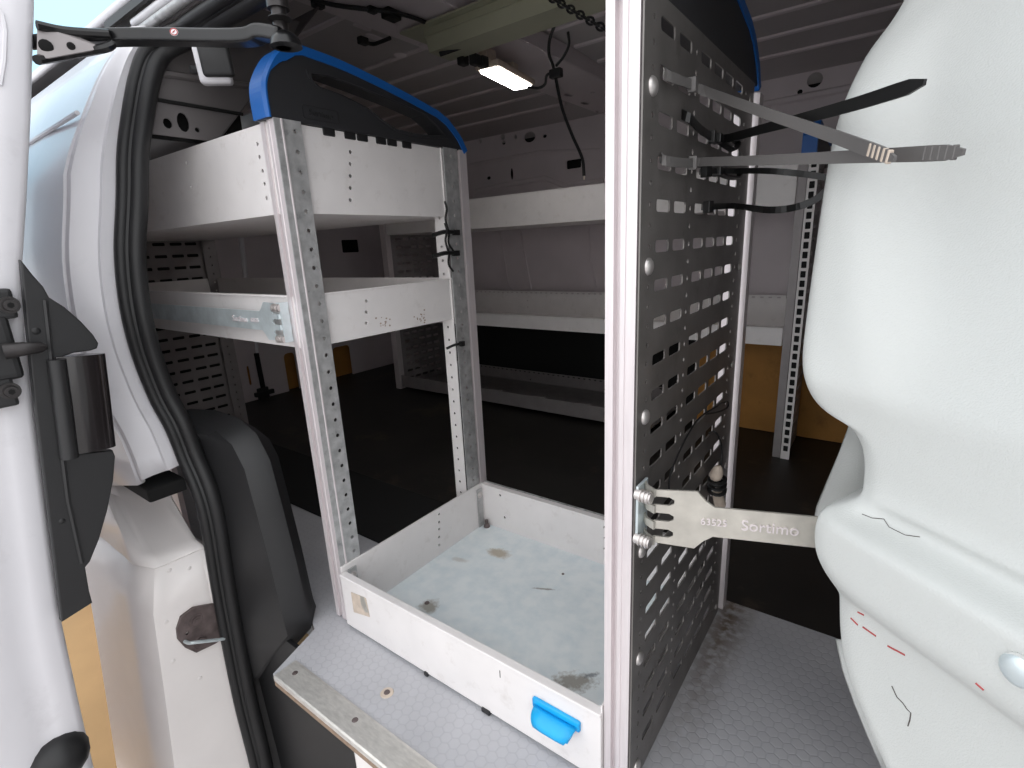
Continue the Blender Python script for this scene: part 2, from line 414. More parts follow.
# end caps
def end_cap(x0, x1, parent, window=True, up=0.):
    """charcoal arched cap with a blue edge; outline in (Y, Z)"""
    z = ZT + up
    front = spl2([(-.004, z), (-.004, z + .034), (.002, z + .055), (.022, z + .084), (.046, z + .101)], 4)
    topb = spl2([(.062, z + .1045), (.14, z + .099), (.252, z + .081), (.345, z + .062)], 4) + spl2([(.372, z + .051), (.404, z + .026), (.423, z)], 4)
    out = front + topb
    wo = [(.072, .928), (.103, .932), (.169, .926), (.25, .917), (.308, .908), (.336, .895), (.360, .878), (.327, .874), (.277, .871), (.232, .873), (.202, .884), (.175, .897), (.129, .907), (.087, .911), (.074, .918)]
    wo = [(a, b - ZT + z) for a, b in wo]
    body = plate('end_cap', out, [wo] if window else [], x1 - x0, mX((x0 + x1) / 2), M['cap'], parent, bev=.001)
    if window:
        cy_, cz_ = .215, z + .045
        plate('rim', [(cy_ + (a - cy_) * 1.05, cz_ + (b - cz_) * 1.16) for a, b in wo], [wo], .004, mX(x1 + .0015), M['cap'], body)
    o = [Vector((0, a, b)) for a, b in out]
    vs = []; fs = []
    for i, p in enumerate(o):
        t = (o[min(i + 1, len(o) - 1)] - o[max(i - 1, 0)]).normalized(); nn = Vector((0, -t.z, t.y))
        dep = .0015 + .0105 * min(1, max(0, (i - 9) / 4))
        for dx, dn in ((x0 - .002, .004), (x1 - .003, .004), (x1 + .003, .001), (x1 + .003, -dep), (x1 - .001, -dep), (x0, -.002)):
            q = p + nn * dn; vs.append(Vector((dx, q.y, q.z)))
    n = 6
    for i in range(len(o) - 1):
        for j in range(n): fs.append((i * n + j, i * n + (j + 1) % n, (i + 1) * n + (j + 1) % n, (i + 1) * n + j))
    fs += [tuple(range(n))[::-1], tuple(range((len(o) - 1) * n, len(o) * n))]
    lab(MB().add(vs, fs).build('edge_trim', M['blue'], body), 'blue edge strip')
    if window:
        text('lettering', 'Sortimo', .013, frame_mtx((x1 + .0012, .083, z + .016), (0, 1, -.03), (0, 0, 1)), M['black'], body, .0007)
        plate('badge_rim', slot(.083, z + .016, .064, .02, .004), [slot(.083, z + .016, .061, .017, .003)], .0012, mX(x1 + .0008), M['black'], body)
    return body
end_cap(-.592, -.558, rack)
end_cap(-.034, -.001, rack, False, .011)
# black clips showing under the left cap
for y in (.085, .125, .15, .19, .215, .25):
    MB().box((-.572, y, ZT - .012), (-.560, y + .022, ZT + .002), .002).build('cap_clip', M['black'], rack)
# far left end of this rack: two uprights and a perforated panel
upright(-1.74, 0, False, rack, m='steel_far'); upright(-1.74, D, True, rack, m='steel_far')
hl = [slot(y, .83 - .0376 * k, .036, .0095, .003) for k in range(22) for y in (.055, .103, .151, .20, .25, .30, .345)]
plate('perforated_panel', rect(.003, .006, .40, ZT), hl, .0016, mX(-1.712), M['steel_far'], rack)
MB().box((-1.735, .006, .01), (-1.730, .40, ZT - .01)).build('slot_shade_sheet', M['matt'], rack)  # added black sheet, stands in for the shade behind the panel's slots
perf_strip(-1.703, .375, .415, par=rack, m='steel_far')
# shelves
def wall_holes_x(pts): return [circ(a, b, .0032, 8) for a, b in pts]
def shelf(name, z0, z1, xa, xb, lip=.0, front_holes=(), side_holes=()):
    f = MB()
    f.box((xa, .004, z0), (xb, .404, z0 + .002))
    # rolled rims
    o = f.build(name, M['shelf'], rack)
    plate('front_lip', rect(xa, z0, xb, z1), wall_holes_x(front_holes), .0018, mY(.004), M['shelf'], o)
    plate('side_wall', rect(.004, z0, .404, z1), wall_holes_x(side_holes), .0018, mX(xb), M['shelf'], o)
    plate('side_wall', rect(.004, z0, .404, z1), [], .0018, mX(xa), M['shelf'], o)
    plate('back_lip', rect(xa, z0, xb, z1), [], .0018, mY(.404), M['shelf'], o)
    return o
side_u = [(on(350, v, 'X', -.563).y, on(350, v, 'X', -.563).z) for v in (152, 164, 176, 188, 200)]
side_m = [(on(366, v, 'X', -.563).y, on(366, v, 'X', -.563).z) for v in (301, 312, 323)]
fu = [(on(u, v, 'Y', .004).x, on(u, v, 'Y', .004).z) for u, v in ((258, 144), (260, 157), (263, 171), (265, 184), (267, 198), (187, 163), (192, 187))]
up_shelf = shelf('upper_shelf', .727, .855, -1.705, -.563, front_holes=fu, side_holes=side_u)
mid_shelf = shelf('middle_shelf', .519, .602, -1.705, -.563, side_holes=side_m)
MB().box((-1.70, .000, .600), (-.60, .010, .6035), .0012).build('rim', M['shelf'], mid_shelf)
MB().box((-.566, .006, .600), (-.5605, .40, .6035), .0012).build('rim', M['shelf'], mid_shelf)
# scuffs on the middle shelf's side wall
def scuff(u, v, n, du, dv, parent, x=-.5618, m='shelf_mark'):
    mb = MB()
    for i in range(n):
        p = on(u + random.gauss(0, du), v + random.gauss(0, dv), 'X', x)
        a = random.uniform(.001, .003); b = random.uniform(.0008, .002)
        mb.prism([(p.y + a * math.cos(t) * random.uniform(.6, 1), p.z + b * math.sin(t)) for t in (0, 1, 2, 3, 4, 5)], (x, x + .0003), lambda q, r, c: Vector((c, q, r)))
    mb.build('scuff', M[m], parent)
scuff(384, 322, 14, 4, 6, mid_shelf); scuff(421, 318, 16, 3, 3, mid_shelf)
# bottom tray
TX0, TX1 = -.553, -.037
tray = MB().box((TX0, -.002, .010), (TX1, .400, .012)).build('bottom_tray', M['tray'], rack)
lab(tray, 'stained pale blue tray floor')
hc = [(on(439, v, 'X', TX0).y, on(439, v, 'X', TX0).z) for v in (514, 522, 529, 537, 545)]
plate('side_wall', rect(-.002, .006, .400, .120), wall_holes_x(hc), .002, mX(TX0), M['shelf'], tray)
plate('side_wall', rect(-.002, .006, .400, .120), [], .002, mX(TX1), M['shelf'], tray)
bh = [(-.49, .045), (-.23, .10), (-.23, .075), (-.23, .05), (-.50, .10)]
plate('back_wall', rect(TX0, .006, TX1, .118), wall_holes_x(bh), .002, mY(.400), M['shelf'], tray)
mb = MB().box((TX0, .394, .116), (TX1, .408, .119), .001)
mb.build('rim', M['shelf'], tray)
sl = plate('perforated_rim', rect(TX0, .408, TX1, .414), [slot(TX0 + .03 + .022 * i, .411, .008, .003, .001) for i in range(22)], .0012, mZ(.1185), M['galv'], tray)
MB().box((TX0 - .002, -.002, .118), (TX0 + .002, .40, .1215), .001).build('rim', M['shelf'], tray)
flap = plate('front_flap', rect(TX0 + .002, .006, TX1 + .001, .108), [], .002, mY(-.005), M['shelf'], tray)
MB().box((TX0 + .002, -.008, .106), (TX1 + .001, .006, .111), .0022, 3).build('rolled_edge', M['shelf'], flap)
# angle brackets and bolts in the tray corners
for (x, y) in ((TX0 + .003, .010), (TX0 + .003, .375)):
    MB().box((x - .001, y, .012), (x + .001, y + .018, .11)).build('corner_bracket', M['galv'], tray)
    MB().dome((x + .001, y + .009, .095), (1, 0, 0), .006, .004).cyl((x + .001, y + .009, .095), (x + .002, y + .009, .095), .008).build('corner_bolt', M['rivet'], tray, True)
MB().dome((TX0 + .016, .388, .012), (0, 0, 1), .008, .010).cyl((TX0 + .016, .388, .012), (TX0 + .016, .388, .03), .004).build('corner_bolt', M['rust'], tray, True)
MB().dome((TX0 + .012, .005, .1), (1, 0, 0), .006, .004).build('corner_bolt', M['rivet'], tray, True)
# black rivet on tray floor near the front
p = on(427, 603, 'Z', .012); MB().dome(p, (0, 0, 1), .005, .003).build('floor_rivet', M['rust'], tray, True)
p = on(563, 574, 'Z', .012); MB().dome(p, (0, 0, 1), .003, .002).build('floor_rivet', M['rust'], tray, True)
# torn gold sticker on the flap
st = [on(u, v, 'Y', -.0063) for u, v in ((351, 592), (366, 598), (370, 617), (354, 612))]
MB().add([p + Vector((0, -.0004, 0)) for p in st] + st, [(0, 1, 2, 3), (7, 6, 5, 4), (0, 4, 5, 1), (1, 5, 6, 2), (2, 6, 7, 3), (3, 7, 4, 0)]).build('sticker', M['bead'], flap)
st2 = [on(u, v, 'Y', -.0068) for u, v in ((360, 596), (364, 597), (369, 613), (365, 612), (361, 604))]
MB().add([p + Vector((0, -.0003, 0)) for p in st2] + st2, [(0, 1, 2, 3, 4), (9, 8, 7, 6, 5)] + [(i, 5 + i, 5 + (i + 1) % 5, (i + 1) % 5) for i in range(5)]).build('sticker_backing', M['zinc'], flap)
mb = MB(); p = on(500, 674, 'Y', -.0062); mb.box(p + Vector((-.0006, -.0003, -.006)), p + Vector((.0006, .0, .006))); mb.build('scratch', M['scratch'], flap)
# blue pull handle: pad and scoop
pa, pb = on(534, 700, 'Y', -.006), on(581, 731, 'Y', -.006)
hx0, hx1 = pa.x, pb.x; hz1 = .5 * (pa.z + pb.z) + .012
pad = MB().box((hx0, -.010, hz1 - .016), (hx1, -.006, hz1), .0035, 3).build('handle', M['cyan'], flap, True)
lab(pad, 'bright blue plastic pull handle')
c0 = (hx0 + hx1) / 2; wd = (hx1 - hx0)
rows = []
for a in range(7):
    t = a / 6; ang = t * PI * .5
    yy = -.010 - .016 * math.sin(ang); zb = hz1 - .012 - .013 * (1 - math.cos(ang)) * 1.0
    hw = wd * (.44 - .12 * t * t)
    rows.append([(c0 - hw, yy, zb), (c0 - hw * .5, yy - .001, zb), (c0 + hw * .5, yy - .001, zb), (c0 + hw, yy, zb)])
loft('grip', rows, M['cyan'], pad, thick=.003)
mb = MB()
mb.box((c0 - wd * .36, -.0235, hz1 - .027), (c0 + wd * .36, -.009, hz1 - .0235), .001)
mb.build('grip_underside', M['cyan'], pad)
# little black feet under the flap
for u, v, w_ in ((427, 668, .004), (487, 707, .008)):
    p = on(u, v, 'Y', -.004); MB().box((p.x - w_, -.009, .0005), (p.x + w_, .008, .008), .002).build('foot', M['black'], rack)

# ================================================================== BRACKET STRAPS
def bracket(name, label, x0, sgn, y, zc, length, m, hand, tilt=0.):
    """forked plate (five fingers), narrowing to a stamped strap running along the van"""
    t = thing(name, label, 'mounting bracket', 'forked steel straps bolted to the rack posts')
    H = .0295; s = .016
    out = [(.012, H), (.050, H + .002), (.058, s + .006), (.066, s)] + [(length - .004, s), (length, s - .004), (length, -s + .004), (length - .004, -s)] + [(.066, -s), (.058, -s - .006), (.050, -H - .002), (.012, -H)]
    for zf in (-.018, 0, .018):      # gaps between the fingers
        out += [(.012, zf - .0045), (.026, zf - .0045), (.0305, zf - .002), (.0305, zf + .002), (.026, zf + .0045), (.012, zf + .0045)]
    hl = [slot(length - .018, 0, .018, .009, .0044)]
    mp = lambda a, b, c: Vector((x0 + sgn * a, y + c + tilt * a, zc + b))
    pl = plate('strap', out, hl, .0025, mp, M[m], t)
    mb = MB()
    mb.box((x0 - .003 * sgn - .0015, y - .004, zc - .032), (x0 - .003 * sgn + .0015, y + (.022 if sgn > 0 else .010), zc + .032), .001)
    mb.build('mounting_flange', M['zincb'], t)
    for zf in (-.027, -.009, .009, .027):
        mb = MB().band([(x0 + sgn * .014, y + .001, zc + zf), (x0 + sgn * .004, y + .006, zc + zf), (x0 - sgn * .003, y + .016, zc + zf)], .0085, .0025, (0, 0, 1))
        mb.build('finger', M[m], t)
    for zf in (-.026, .024):
        mb = MB().tube([(x0 - .004 * sgn, y - .004, zc + zf), (x0 + .013 * sgn, y - .006, zc + zf)], .0055, 12)
        for q in range(3): mb.tube([(x0 + (.001 + .004 * q) * sgn, y - .0046 - .0005 * q, zc + zf), (x0 + (.0028 + .004 * q) * sgn, y - .0048 - .0005 * q, zc + zf)], .0068, 12)
        mb.build('bolt', M['rivet'], t, True)
    ax = (1, tilt * sgn, 0)
    w1, w2 = ('63525', 'Sortimo') if hand else ('63525', 'Sortimo')
    a1, a2 = (.066, .113) if sgn > 0 else (.14, .085)
    if sgn < 0: w1, w2 = 'Sortimo', '63525'
    text('lettering', w1, .0100 if w1[0] == '6' else .0155, frame_mtx(mp(a1 if sgn > 0 else .135, 0, -.0013), ax, (0, 0, 1)), M['alu'], t, .0016)
    text('lettering', w2, .0100 if w2[0] == '6' else .0155, frame_mtx(mp(a2 if sgn > 0 else .085, 0, -.0013), ax, (0, 0, 1)), M['alu'], t, .0016)
    return t
bracket('mounting_bracket', 'yellowish forked steel strap reaching from the perforated panel to the white partition', .008, 1, -.003, .393, .225, 'zinc', True, .36)
bracket('mounting_bracket', 'bright zinc forked steel strap on the left post in front of the middle shelf', -.594, -1, -.012, .562, .56, 'zincb', False)

# ================================================================== FLOORS AND SHELL
FY = .437
fl = [(-1.9, FY), (-1.9, -.02), (-.655, -.02), (-.597, -.045), (-.563, -.145), (.60, -.145), (.60, FY)]
f1 = MB().prism(fl, (-.012, 0), lambda a, b, c: Vector((a, b, c))).build('floor', M['hex']); struct(f1)
f1b = MB().prism([(a, b) for a, b in fl], (-.024, -.012), lambda a, b, c: Vector((a, b, c))).build('floor', M['brown']); struct(f1b)
f2 = MB().box((-2.3, FY, -.02), (.60, 1.66, -.004)).build('floor', M['dark_floor']); struct(f2)
mat_ = MB().box((-1.69, .208, .0003), (-.602, .432, .005), .001).build('floor_mat', M['matt'])
tag(mat_, 'black rubber mat on the grey floor between the left rack posts', 'floor mat')
# threshold strip
ts = thing('threshold_strip', 'worn aluminium edge strip screwed along the front of the grey floor', 'edge strip')
mb = MB().prism([(-.108, .0022), (-.112, .003), (-.146, .003), (-.1485, .001), (-.1485, -.007), (-.146, -.007), (-.146, .0005), (-.108, .0005)], (-.555, .60), lambda a, b, c: Vector((c, a, b)))
mb.build('strip', M['strip'], ts)
for u, v in ((295, 673), (355, 720)):
    p = on(u, v, 'Z', .003); MB().dome(p, (0, 0, 1), .0048, .0012).build('screw', M['rust'], ts, True)
# washer screw sunk in the hexagon floor
p = on(387, 693, 'Z', 0.)
fs = thing('floor_screw', 'brass-coloured countersunk washer with screw in the grey hexagon floor', 'screw')
MB().tube([(p.x, p.y, .0002), (p.x, p.y, .0014)], [.0105, .0095], 20).build('washer', M['bead'], fs, True)
MB().tube([(p.x, p.y, .0010), (p.x, p.y, .0022)], [.0052, .0046], 12).build('screw_head', M['rust'], fs, True)
# step well below the sill
struct(MB().box((-.90, -.078, -.50), (.6, -.070, -.024)).build('wall_step', M['black']))
struct(MB().box((-.385, -.13, -.50), (-.335, -.10, -.030), .006).build('trim_1', M['cream']))
# ground
g = MB().box((-8, -8, -.64), (8, 8, -.61)).build('ground', M['asphalt']); struct(g)
struct(MB().box((-6, -.75, -.61), (-.95, .3, -.60)).build('ground', M['ground']))
# far wall: lower flat part, upper part with pressed holes, cove and roof
YF = 1.60
def fw(a, b): return [(a[0], a[1]), (b[0], a[1]), (b[0], b[1]), (a[0], b[1])]
hh = []
for u, v, ru, rv in ((530, 137, .030, .022), (516, 137, .008, .010), (545, 136, .010, .008), (503, 137, .013, .012), (481, 141, .008, .010), (463, 152, .010, .012), (504, 143, .010, .008), (512, 174, .008, .026), (489, 178, .012, .008), (574, 164, .045, .024), (350, 245, .03, .02)):
    p = on(u, v, 'Y', YF); hh.append(circ(p.x, p.z, ru, 14, rv) if ru != .045 else slot(p.x, p.z, .07, .035, .006))
p = on(815, 80, 'Y', YF); hh.append(circ(p.x, p.z, .022, 16)); p = on(800, 92, 'Y', YF); hh.append(circ(p.x, p.z, .008, 10))
wf = plate('wall_far', [(-2.3, -.02), (.6, -.02), (.6, 1.17), (-2.3, 1.17)], hh, .004, mY(YF), M['paint_in']); struct(wf)
struct(MB().box((-2.3, YF + .03, -.02), (.6, YF + .04, 1.17)).build('wall_far', M['void']))
# pressed mouldings on the far wall
def mould(pts, r=.007, y=YF - .002):
    mb = MB().tube([on(u, v, 'Y', y) for u, v in pts], r, 6, sx=.6); o = mb.build('trim_2', M['paint_in'], None, True); struct(o)
mould([(500, 232), (508, 285), (512, 291)]); mould([(520, 230), (531, 290)]); mould([(588, 222), (590, 260), (596, 288)])
mould([(470, 165), (540, 152), (600, 150)]); mould([(475, 192), (500, 186), (545, 178), (566, 186), (604, 180)], .012)
mould([(757, 106), (850, 88)], .012); mould([(757, 76), (855, 55)], .012)
# roof: gently arched sheet with pressed ribs, cove down to the far wall
rz = lambda y: 1.205 - .045 * ((y - .75) / .85) ** 2 * (1 if y > .75 else .9)
rowsR = [[(-2.3, y, rz(y)), (-.8, y, rz(y)), (.7, y, rz(y))] for y in [.12] + [.2 + i * .1 for i in range(0, 14)] + [1.56, 1.60, 1.62]]
rowsR[-2] = [(x, 1.60, 1.155) for x in (-2.3, -.8, .7)]; rowsR[-1] = [(x, 1.61, 1.12) for x in (-2.3, -.8, .7)]
rf = loft('ceiling', rowsR, M['roof_paint'], None, thick=-.006); struct(rf)
for y in (.16, .30, .44, .72, .86, 1.00, 1.14, 1.28, 1.42):
    z = rz(y) - .002
    struct(MB().tube([(-2.28, y, z), (-.9, y, z)], .006, 6, sx=1.6).tube([(-.62, y, z), (.68, y, z)], .006, 6, sx=1.6).build('trim_3', M['paint_in'], None, True))
# roof bow running across the van, with slots
bow_o = rect(-.845, .13, -.635, 1.58)
bz = 1.158
bh_ = [slot(on(u, v, 'Z', bz).x, on(u, v, 'Z', bz).y, w, h_, .008) for u, v, w, h_ in ((362, 27, .014, .05), (376, 38, .018, .06), (568, 95, .02, .045), (585, 103, .02, .045), (598, 112, .02, .045), (593, 92, .012, .02), (605, 97, .012, .02))]
bow = plate('trim_4', bow_o, bh_, .003, mZ(bz), M['paint_in']); struct(bow)
struct(MB().box((-.848, .13, bz), (-.842, 1.58, 1.20)).box((-.638, .13, bz), (-.632, 1.58, 1.20)).box((-.84, .13, bz + .012), (-.64, 1.58, bz + .014)).build('trim_4', M['paint_in']))
for u, v in ((400, 55), (425, 45)):
    p = on(u, v, 'Z', bz - .002); struct(MB().dome(p, (0, 0, -1), .017, .005, 16).build('trim_4', M['paint_in'], None, True))
# rear end wall (closed doors) with ochre board showing through rounded openings
XRR = -2.25
def rr(u0, v0, u1, v1):
    a, b = on(u0, v0, 'X', XRR), on(u1, v1, 'X', XRR); return (a.y + b.y) / 2, (a.z + b.z) / 2, abs(b.y - a.y), abs(a.z - b.z)
ho = [slot(*rr(283, 354, 301, 398), .02), slot(*rr(332, 348, 354, 384), .02), slot(*rr(246, 366, 252, 385), .008), slot(*rr(341, 240, 359, 252), .006)]
wr = plate('wall_rear', rect(-.04, -.02, 1.62, 1.17), ho, .004, mX(XRR), M['paint_in']); struct(wr)
struct(MB().box((XRR - .035, .5, -.02), (XRR - .03, 1.62, .45)).build('wall_rear', M['ochre']))
struct(MB().box((XRR - .035, -.04, .45), (XRR - .03, 1.62, 1.17)).build('wall_rear', M['void']))
def mouldx(pts, r=.008): struct(MB().tube([on(u, v, 'X', XRR + .004) for u, v in pts], r, 6).build('trim_5', M['paint'], None, True))
mouldx([(262, 425), (282, 418), (304, 408), (330, 400), (362, 385), (382, 370), (400, 368)], .016)
mouldx([(256, 340), (260, 380), (266, 420)]); mouldx([(305, 230), (308, 300), (314, 400)]); mouldx([(240, 232), (252, 330)], .012)
t = thing('door_latch', 'small black latch on the inner rear door, seen under the middle shelf', 'latch')
p = on(265, 393, 'X', XRR + .012)
MB().box((p.x - .01, p.y - .035, p.z - .03), (p.x + .006, p.y + .02, p.z + .03), .006).box((p.x - .01, p.y - .05, p.z - .01), (p.x + .010, p.y + .045, p.z + .012), .004).build('latch_body', M['black'], t)
MB().tube([(p.x, p.y - .005, p.z + .03), (p.x, p.y - .008, p.z + .2)], .012, 8).build('rod', M['void'], t)

# ================================================================== FAR RACK
R2 = thing('shelving_rack', 'grey shelving rack on the far wall with two long shelves, across the dark aisle', 'shelving rack')
Y2 = 1.20; YB = 1.56
for x in (-1.775, -.055):
    MB().prism([(x, Y2), (x + (.034 if x < -1 else .021), Y2), (x + (.034 if x < -1 else .021), Y2 + .03), (x, Y2 + .03)], (-.003, ZT), lambda a, b, c: Vector((a, b, c))).build('upright', M['steel_far' if x > -1 else 'alu'], R2)
    MB().box((x, (1.38 if x > -1 else YB - .03), -.003), (x + .034, (1.41 if x > -1 else YB), ZT)).build('upright', M['steel_far'], R2)
h = []; z = ZT - .02
while z > .02: h.append(slot(-.020, z, .013, .018, .002)); z -= .026
plate('perforated_strip', rect(-.032, -.003, -.008, ZT), h, .002, mY(Y2 - .002), M['shelf'], R2)
MB().box((-.031, Y2 + .003, -.003), (-.010, Y2 + .008, ZT)).build('slot_backing', M['matt'], R2)
plate('perforated_strip', rect(Y2 + .005, -.003, Y2 + .05, ZT), [slot(Y2 + .03, .83 - .0376 * k, .012, .012, .003) for k in range(22)], .0018, mX(-.018), M['steel_far'], R2)
h2 = [slot(Y2 + .075 + .05 * j, .83 - .0376 * k, .036, .0115, .003) for k in range(22) for j in range(5)]
for x in (-.020, -1.742):
    plate('perforated_panel', rect(Y2 + .05 if x > -1 else Y2 + .004, -.003, 1.41 if x > -1 else YB - .02, ZT), [q for q in h2 if x < -1 or q[0][0] < 1.40], .0016, mX(x), M['steel_far'], R2)
perf_strip(-1.738, YB - .07, YB - .02, par=R2, m='steel_far')
capb = plate('end_cap', [(Y2 - .004, ZT), (Y2 - .004, ZT + .05), (Y2 + .02, ZT + .085), (Y2 + .30, ZT + .06), (YB, ZT)], [], .03, mX(-.035), M['cap'], R2)
plate('edge_trim', [(Y2 - .008, ZT), (Y2 - .008, ZT + .052), (Y2 + .018, ZT + .09), (Y2 + .30, ZT + .064), (Y2 + .30, ZT + .056), (Y2 + .024, ZT + .078), (Y2 + .006, ZT + .046), (Y2 + .006, ZT)], [], .036, mX(-.034), M['blue'], capb)
def shelf2(name, z0, z1, zb, m='shelf', xe=-.058):
    o = MB().box((-1.73, Y2 + .002, z0), (xe, YB, z0 + .002)).build(name, M[m], R2)
    plate('front_lip', rect(-1.73, z0, xe, z1), [], .002, mY(Y2 + .002), M[m], o)
    plate('back_lip', rect(-1.73, z0, xe, zb), [q for q in [slot(-1.70 + i * .0275, zb - .008, .012, .005, .002) for i in range(60)] + [circ(x, z, .004, 8) for x in (-1.2, -.8, -.4) for z in (zb - .045, zb - .075)] if max(a[0] for a in q) < xe - .01 and min(a[1] for a in q) > z0 + .002], .002, mY(YB - .004), M[m], o)
    MB().box((-1.73, Y2 - .001, z1 - .003), (xe, Y2 + .006, z1), .001).build('rim', M[m], o)
    return o
shelf2('upper_shelf', .735, .850, .85); shelf2('middle_shelf', .345, .398, .455)
shelf2('bottom_tray', .012, .068, .07, 'steel_far', -.45)
# hooks on the bottom tray's lip
for u, v in ((496, 391), (539, 395), (584, 402)):
    p = on(u, v, 'Y', Y2); MB().box((p.x - .025, Y2 - .004, .066), (p.x + .025, Y2 + .012, .071), .001).build('clip', M['steel_far'], R2)
# ochre board behind the open foot of the far rack, black sheet further left
tag(MB().box((-.36, 1.42, -.002), (.58, 1.435, .34)).build('plywood_panel', M['ochre']), 'ochre plywood board on the lower far wall beside the far rack\'s slotted post', 'board')
tag(MB().box((-1.75, YB + .010, -.002), (-.345, YB + .020, .36)).build('black_panel', M['matt']), 'plain black sheet on the lower far wall under the far middle shelf', 'board')
# low black box seen on the aisle floor at left
p = on(345, 384, 'X', -1.62)

# ================================================================== VAN SIDE: PILLAR, SEAL, STEP
SEAL = [on(262, 830, 'Y', -.135), on(250, 768, 'Y', -.135), on(233, 700, 'Y', -.135), on(213, 600, 'Y', -.135), on(197, 512, 'Y', -.135), on(177, 460, 'Y', -.139), on(165, 430, 'Y', -.144), on(149, 400, 'Y', -.152), on(133, 360, 'Y', -.160), on(123, 325, 'X', -.802), on(117, 290, 'X', -.802), on(114, 250, 'X', -.80), on(116, 200, 'X', -.80), on(117, 150, 'X', -.80), on(123, 105, 'X', -.80), on(129, 75, 'X', -.80), on(137, 52, 'X', -.795), on(149, 37, 'X', -.778), (-.735, -.030, 1.010), (-.68, -.030, 1.011), (-.4, -.030, 1.011), (.6, -.030, 1.011)]
SEAL = [tuple(p) for p in SEAL]
SP = spline(SEAL, 6)
def inward(i):
    t = (SP[min(i + 1, len(SP) - 1)] - SP[max(i - 1, 0)]); t = Vector((t.x, 0, t.z)).normalized()
    return Vector((t.z, 0, -t.x))
seal = thing('door_seal', 'black rubber seal curving round the sliding door opening', 'door seal')
def soff(i, a): return SP[i] + (inward(i) * .35 + Vector((0, .94, 0))) * a
MB().tube([soff(i, .009) for i in range(len(SP))], .0095, 10).build('outer_bulb', M['rubber'], seal, True)
MB().tube([soff(i, .029) for i in range(len(SP))], .0130, 10).build('inner_flap', M['rubber'], seal, True)
MB().tube([soff(i, .018) for i in range(len(SP))], .008, 8).build('clamp_strip', M['rubber'], seal, True)
# body pillar outside the seal, from the slot at mid height up to the roof
def pill(i, p):
    k = 1 - .72 * min(1, max(0, (p.z - .80) / .20))        # the side leans in and thins out towards the roof
    D_ = [(-.008, .014, 0), (-.010, 0, 0), (-.014, -.024, .002), (-.022, -.026, .003), (-.034, -.058, .006), (-.042, -.080, .010), (-.052, -.083, .014), (-.055, -.074, .016), (-.064, -.074, .020), (-.068, -.088, .022), (-.20, -.060, .06), (-1.0, -.060, .06), (-2.2, -.060, .06)]
    return [p + Vector((a, b * (k if b < 0 else 1), -(c if i == 0 else 0))) for a, b, c in [q if i_ < 2 or i_ > 9 else (q[0] * .6, q[1] * .6, q[2]) for i_, q in enumerate(D_)]]
up_pts = [p.copy() for p in SP if .315 < p.z < .985 and p.x < -.76]
up_pts = up_pts[::2] + [Vector((-.80, -.048, 1.000)), Vector((-.80, -.036, 1.022))]
bp = loft('wall_left', [pill(i, p) for i, p in enumerate(up_pts)], M['paint'], None, angle=45); struct(bp)
md = bp.modifiers.new('t', 'SOLIDIFY'); md.thickness = .003; md.offset = -1
# dark roller slot under the pillar, then the white step jamb with the striker
struct(MB().box((-1.6, -.19, .268), (-.79, -.13, .292), .004).build('trim_6', M['void']))
XJ = -.80
def J(u, v, x=XJ): return on(u, v, 'X', x)
def gridpoly(name, rows, m, thick=.003, sub=0, angle=40): 
    o = loft(name, rows, M[m], None, thick=thick, angle=angle, sub=sub); struct(o); return o
# flat shut face (facing forward), ledge and outer hollow, built from section columns
Zs = [.143, .06, -.06, -.16, -.26, -.42, -.58]
yo = lambda z: -.204 - .012 * (1 if z < .1 else 0) - .05 * max(0, (.143 - z)) ** 1.1 * 1.9
rows = []
for z in Zs:
    rows.append([(-.79, -.122, z), (-.80, -.13, z), (-.80, yo(z) + .015, z), (-.803, yo(z), z), (-.85, yo(z) - .015, z), (-.90, yo(z) - .012, z), (-1.02, yo(z) - .012, z), (-1.09, yo(z) - .022, z), (-1.12, yo(z) + .015, z)])
gridpoly('wall_left', rows, 'cream', angle=50)
# ledge: flat step sloping up to the slot
led = [[(-.70, -.09, .135), (-.70, -.09, .20), (-.70, -.09, .262)],
       [(-.80, -.12, .146), (-.80, -.12, .20), (-.80, -.125, .262)]]
L0 = [(-.79, -.122, .143), (-.80, -.13, .142), (-.80, -.19, .143), (-.803, -.204, .143), (-.85, -.219, .143), (-.90, -.216, .143), (-1.02, -.216, .143), (-1.09, -.226, .143), (-1.12, -.189, .143)]
L1 = [(-.83, -.122, .150), (-.84, -.13, .150), (-.845, -.19, .153), (-.850, -.20, .156), (-.88, -.214, .180), (-.92, -.21, .20), (-1.02, -.21, .21), (-1.10, -.22, .21), (-1.12, -.185, .21)]
L2 = [(-.90, -.122, .215), (-.95, -.13, .215), (-.97, -.17, .220), (-.98, -.18, .222), (-1.0, -.19, .230), (-1.02, -.195, .235), (-1.06, -.20, .24), (-1.10, -.205, .24), (-1.12, -.18, .24)]
L3 = [(-.92, -.122, .275), (-.97, -.13, .275), (-1.0, -.165, .275), (-1.01, -.17, .275), (-1.03, -.175, .275), (-1.05, -.18, .275), (-1.08, -.185, .275), (-1.1, -.19, .275), (-1.12, -.17, .275)]
gridpoly('wall_left', [L0, L1, L2, L3], 'cream', angle=60)
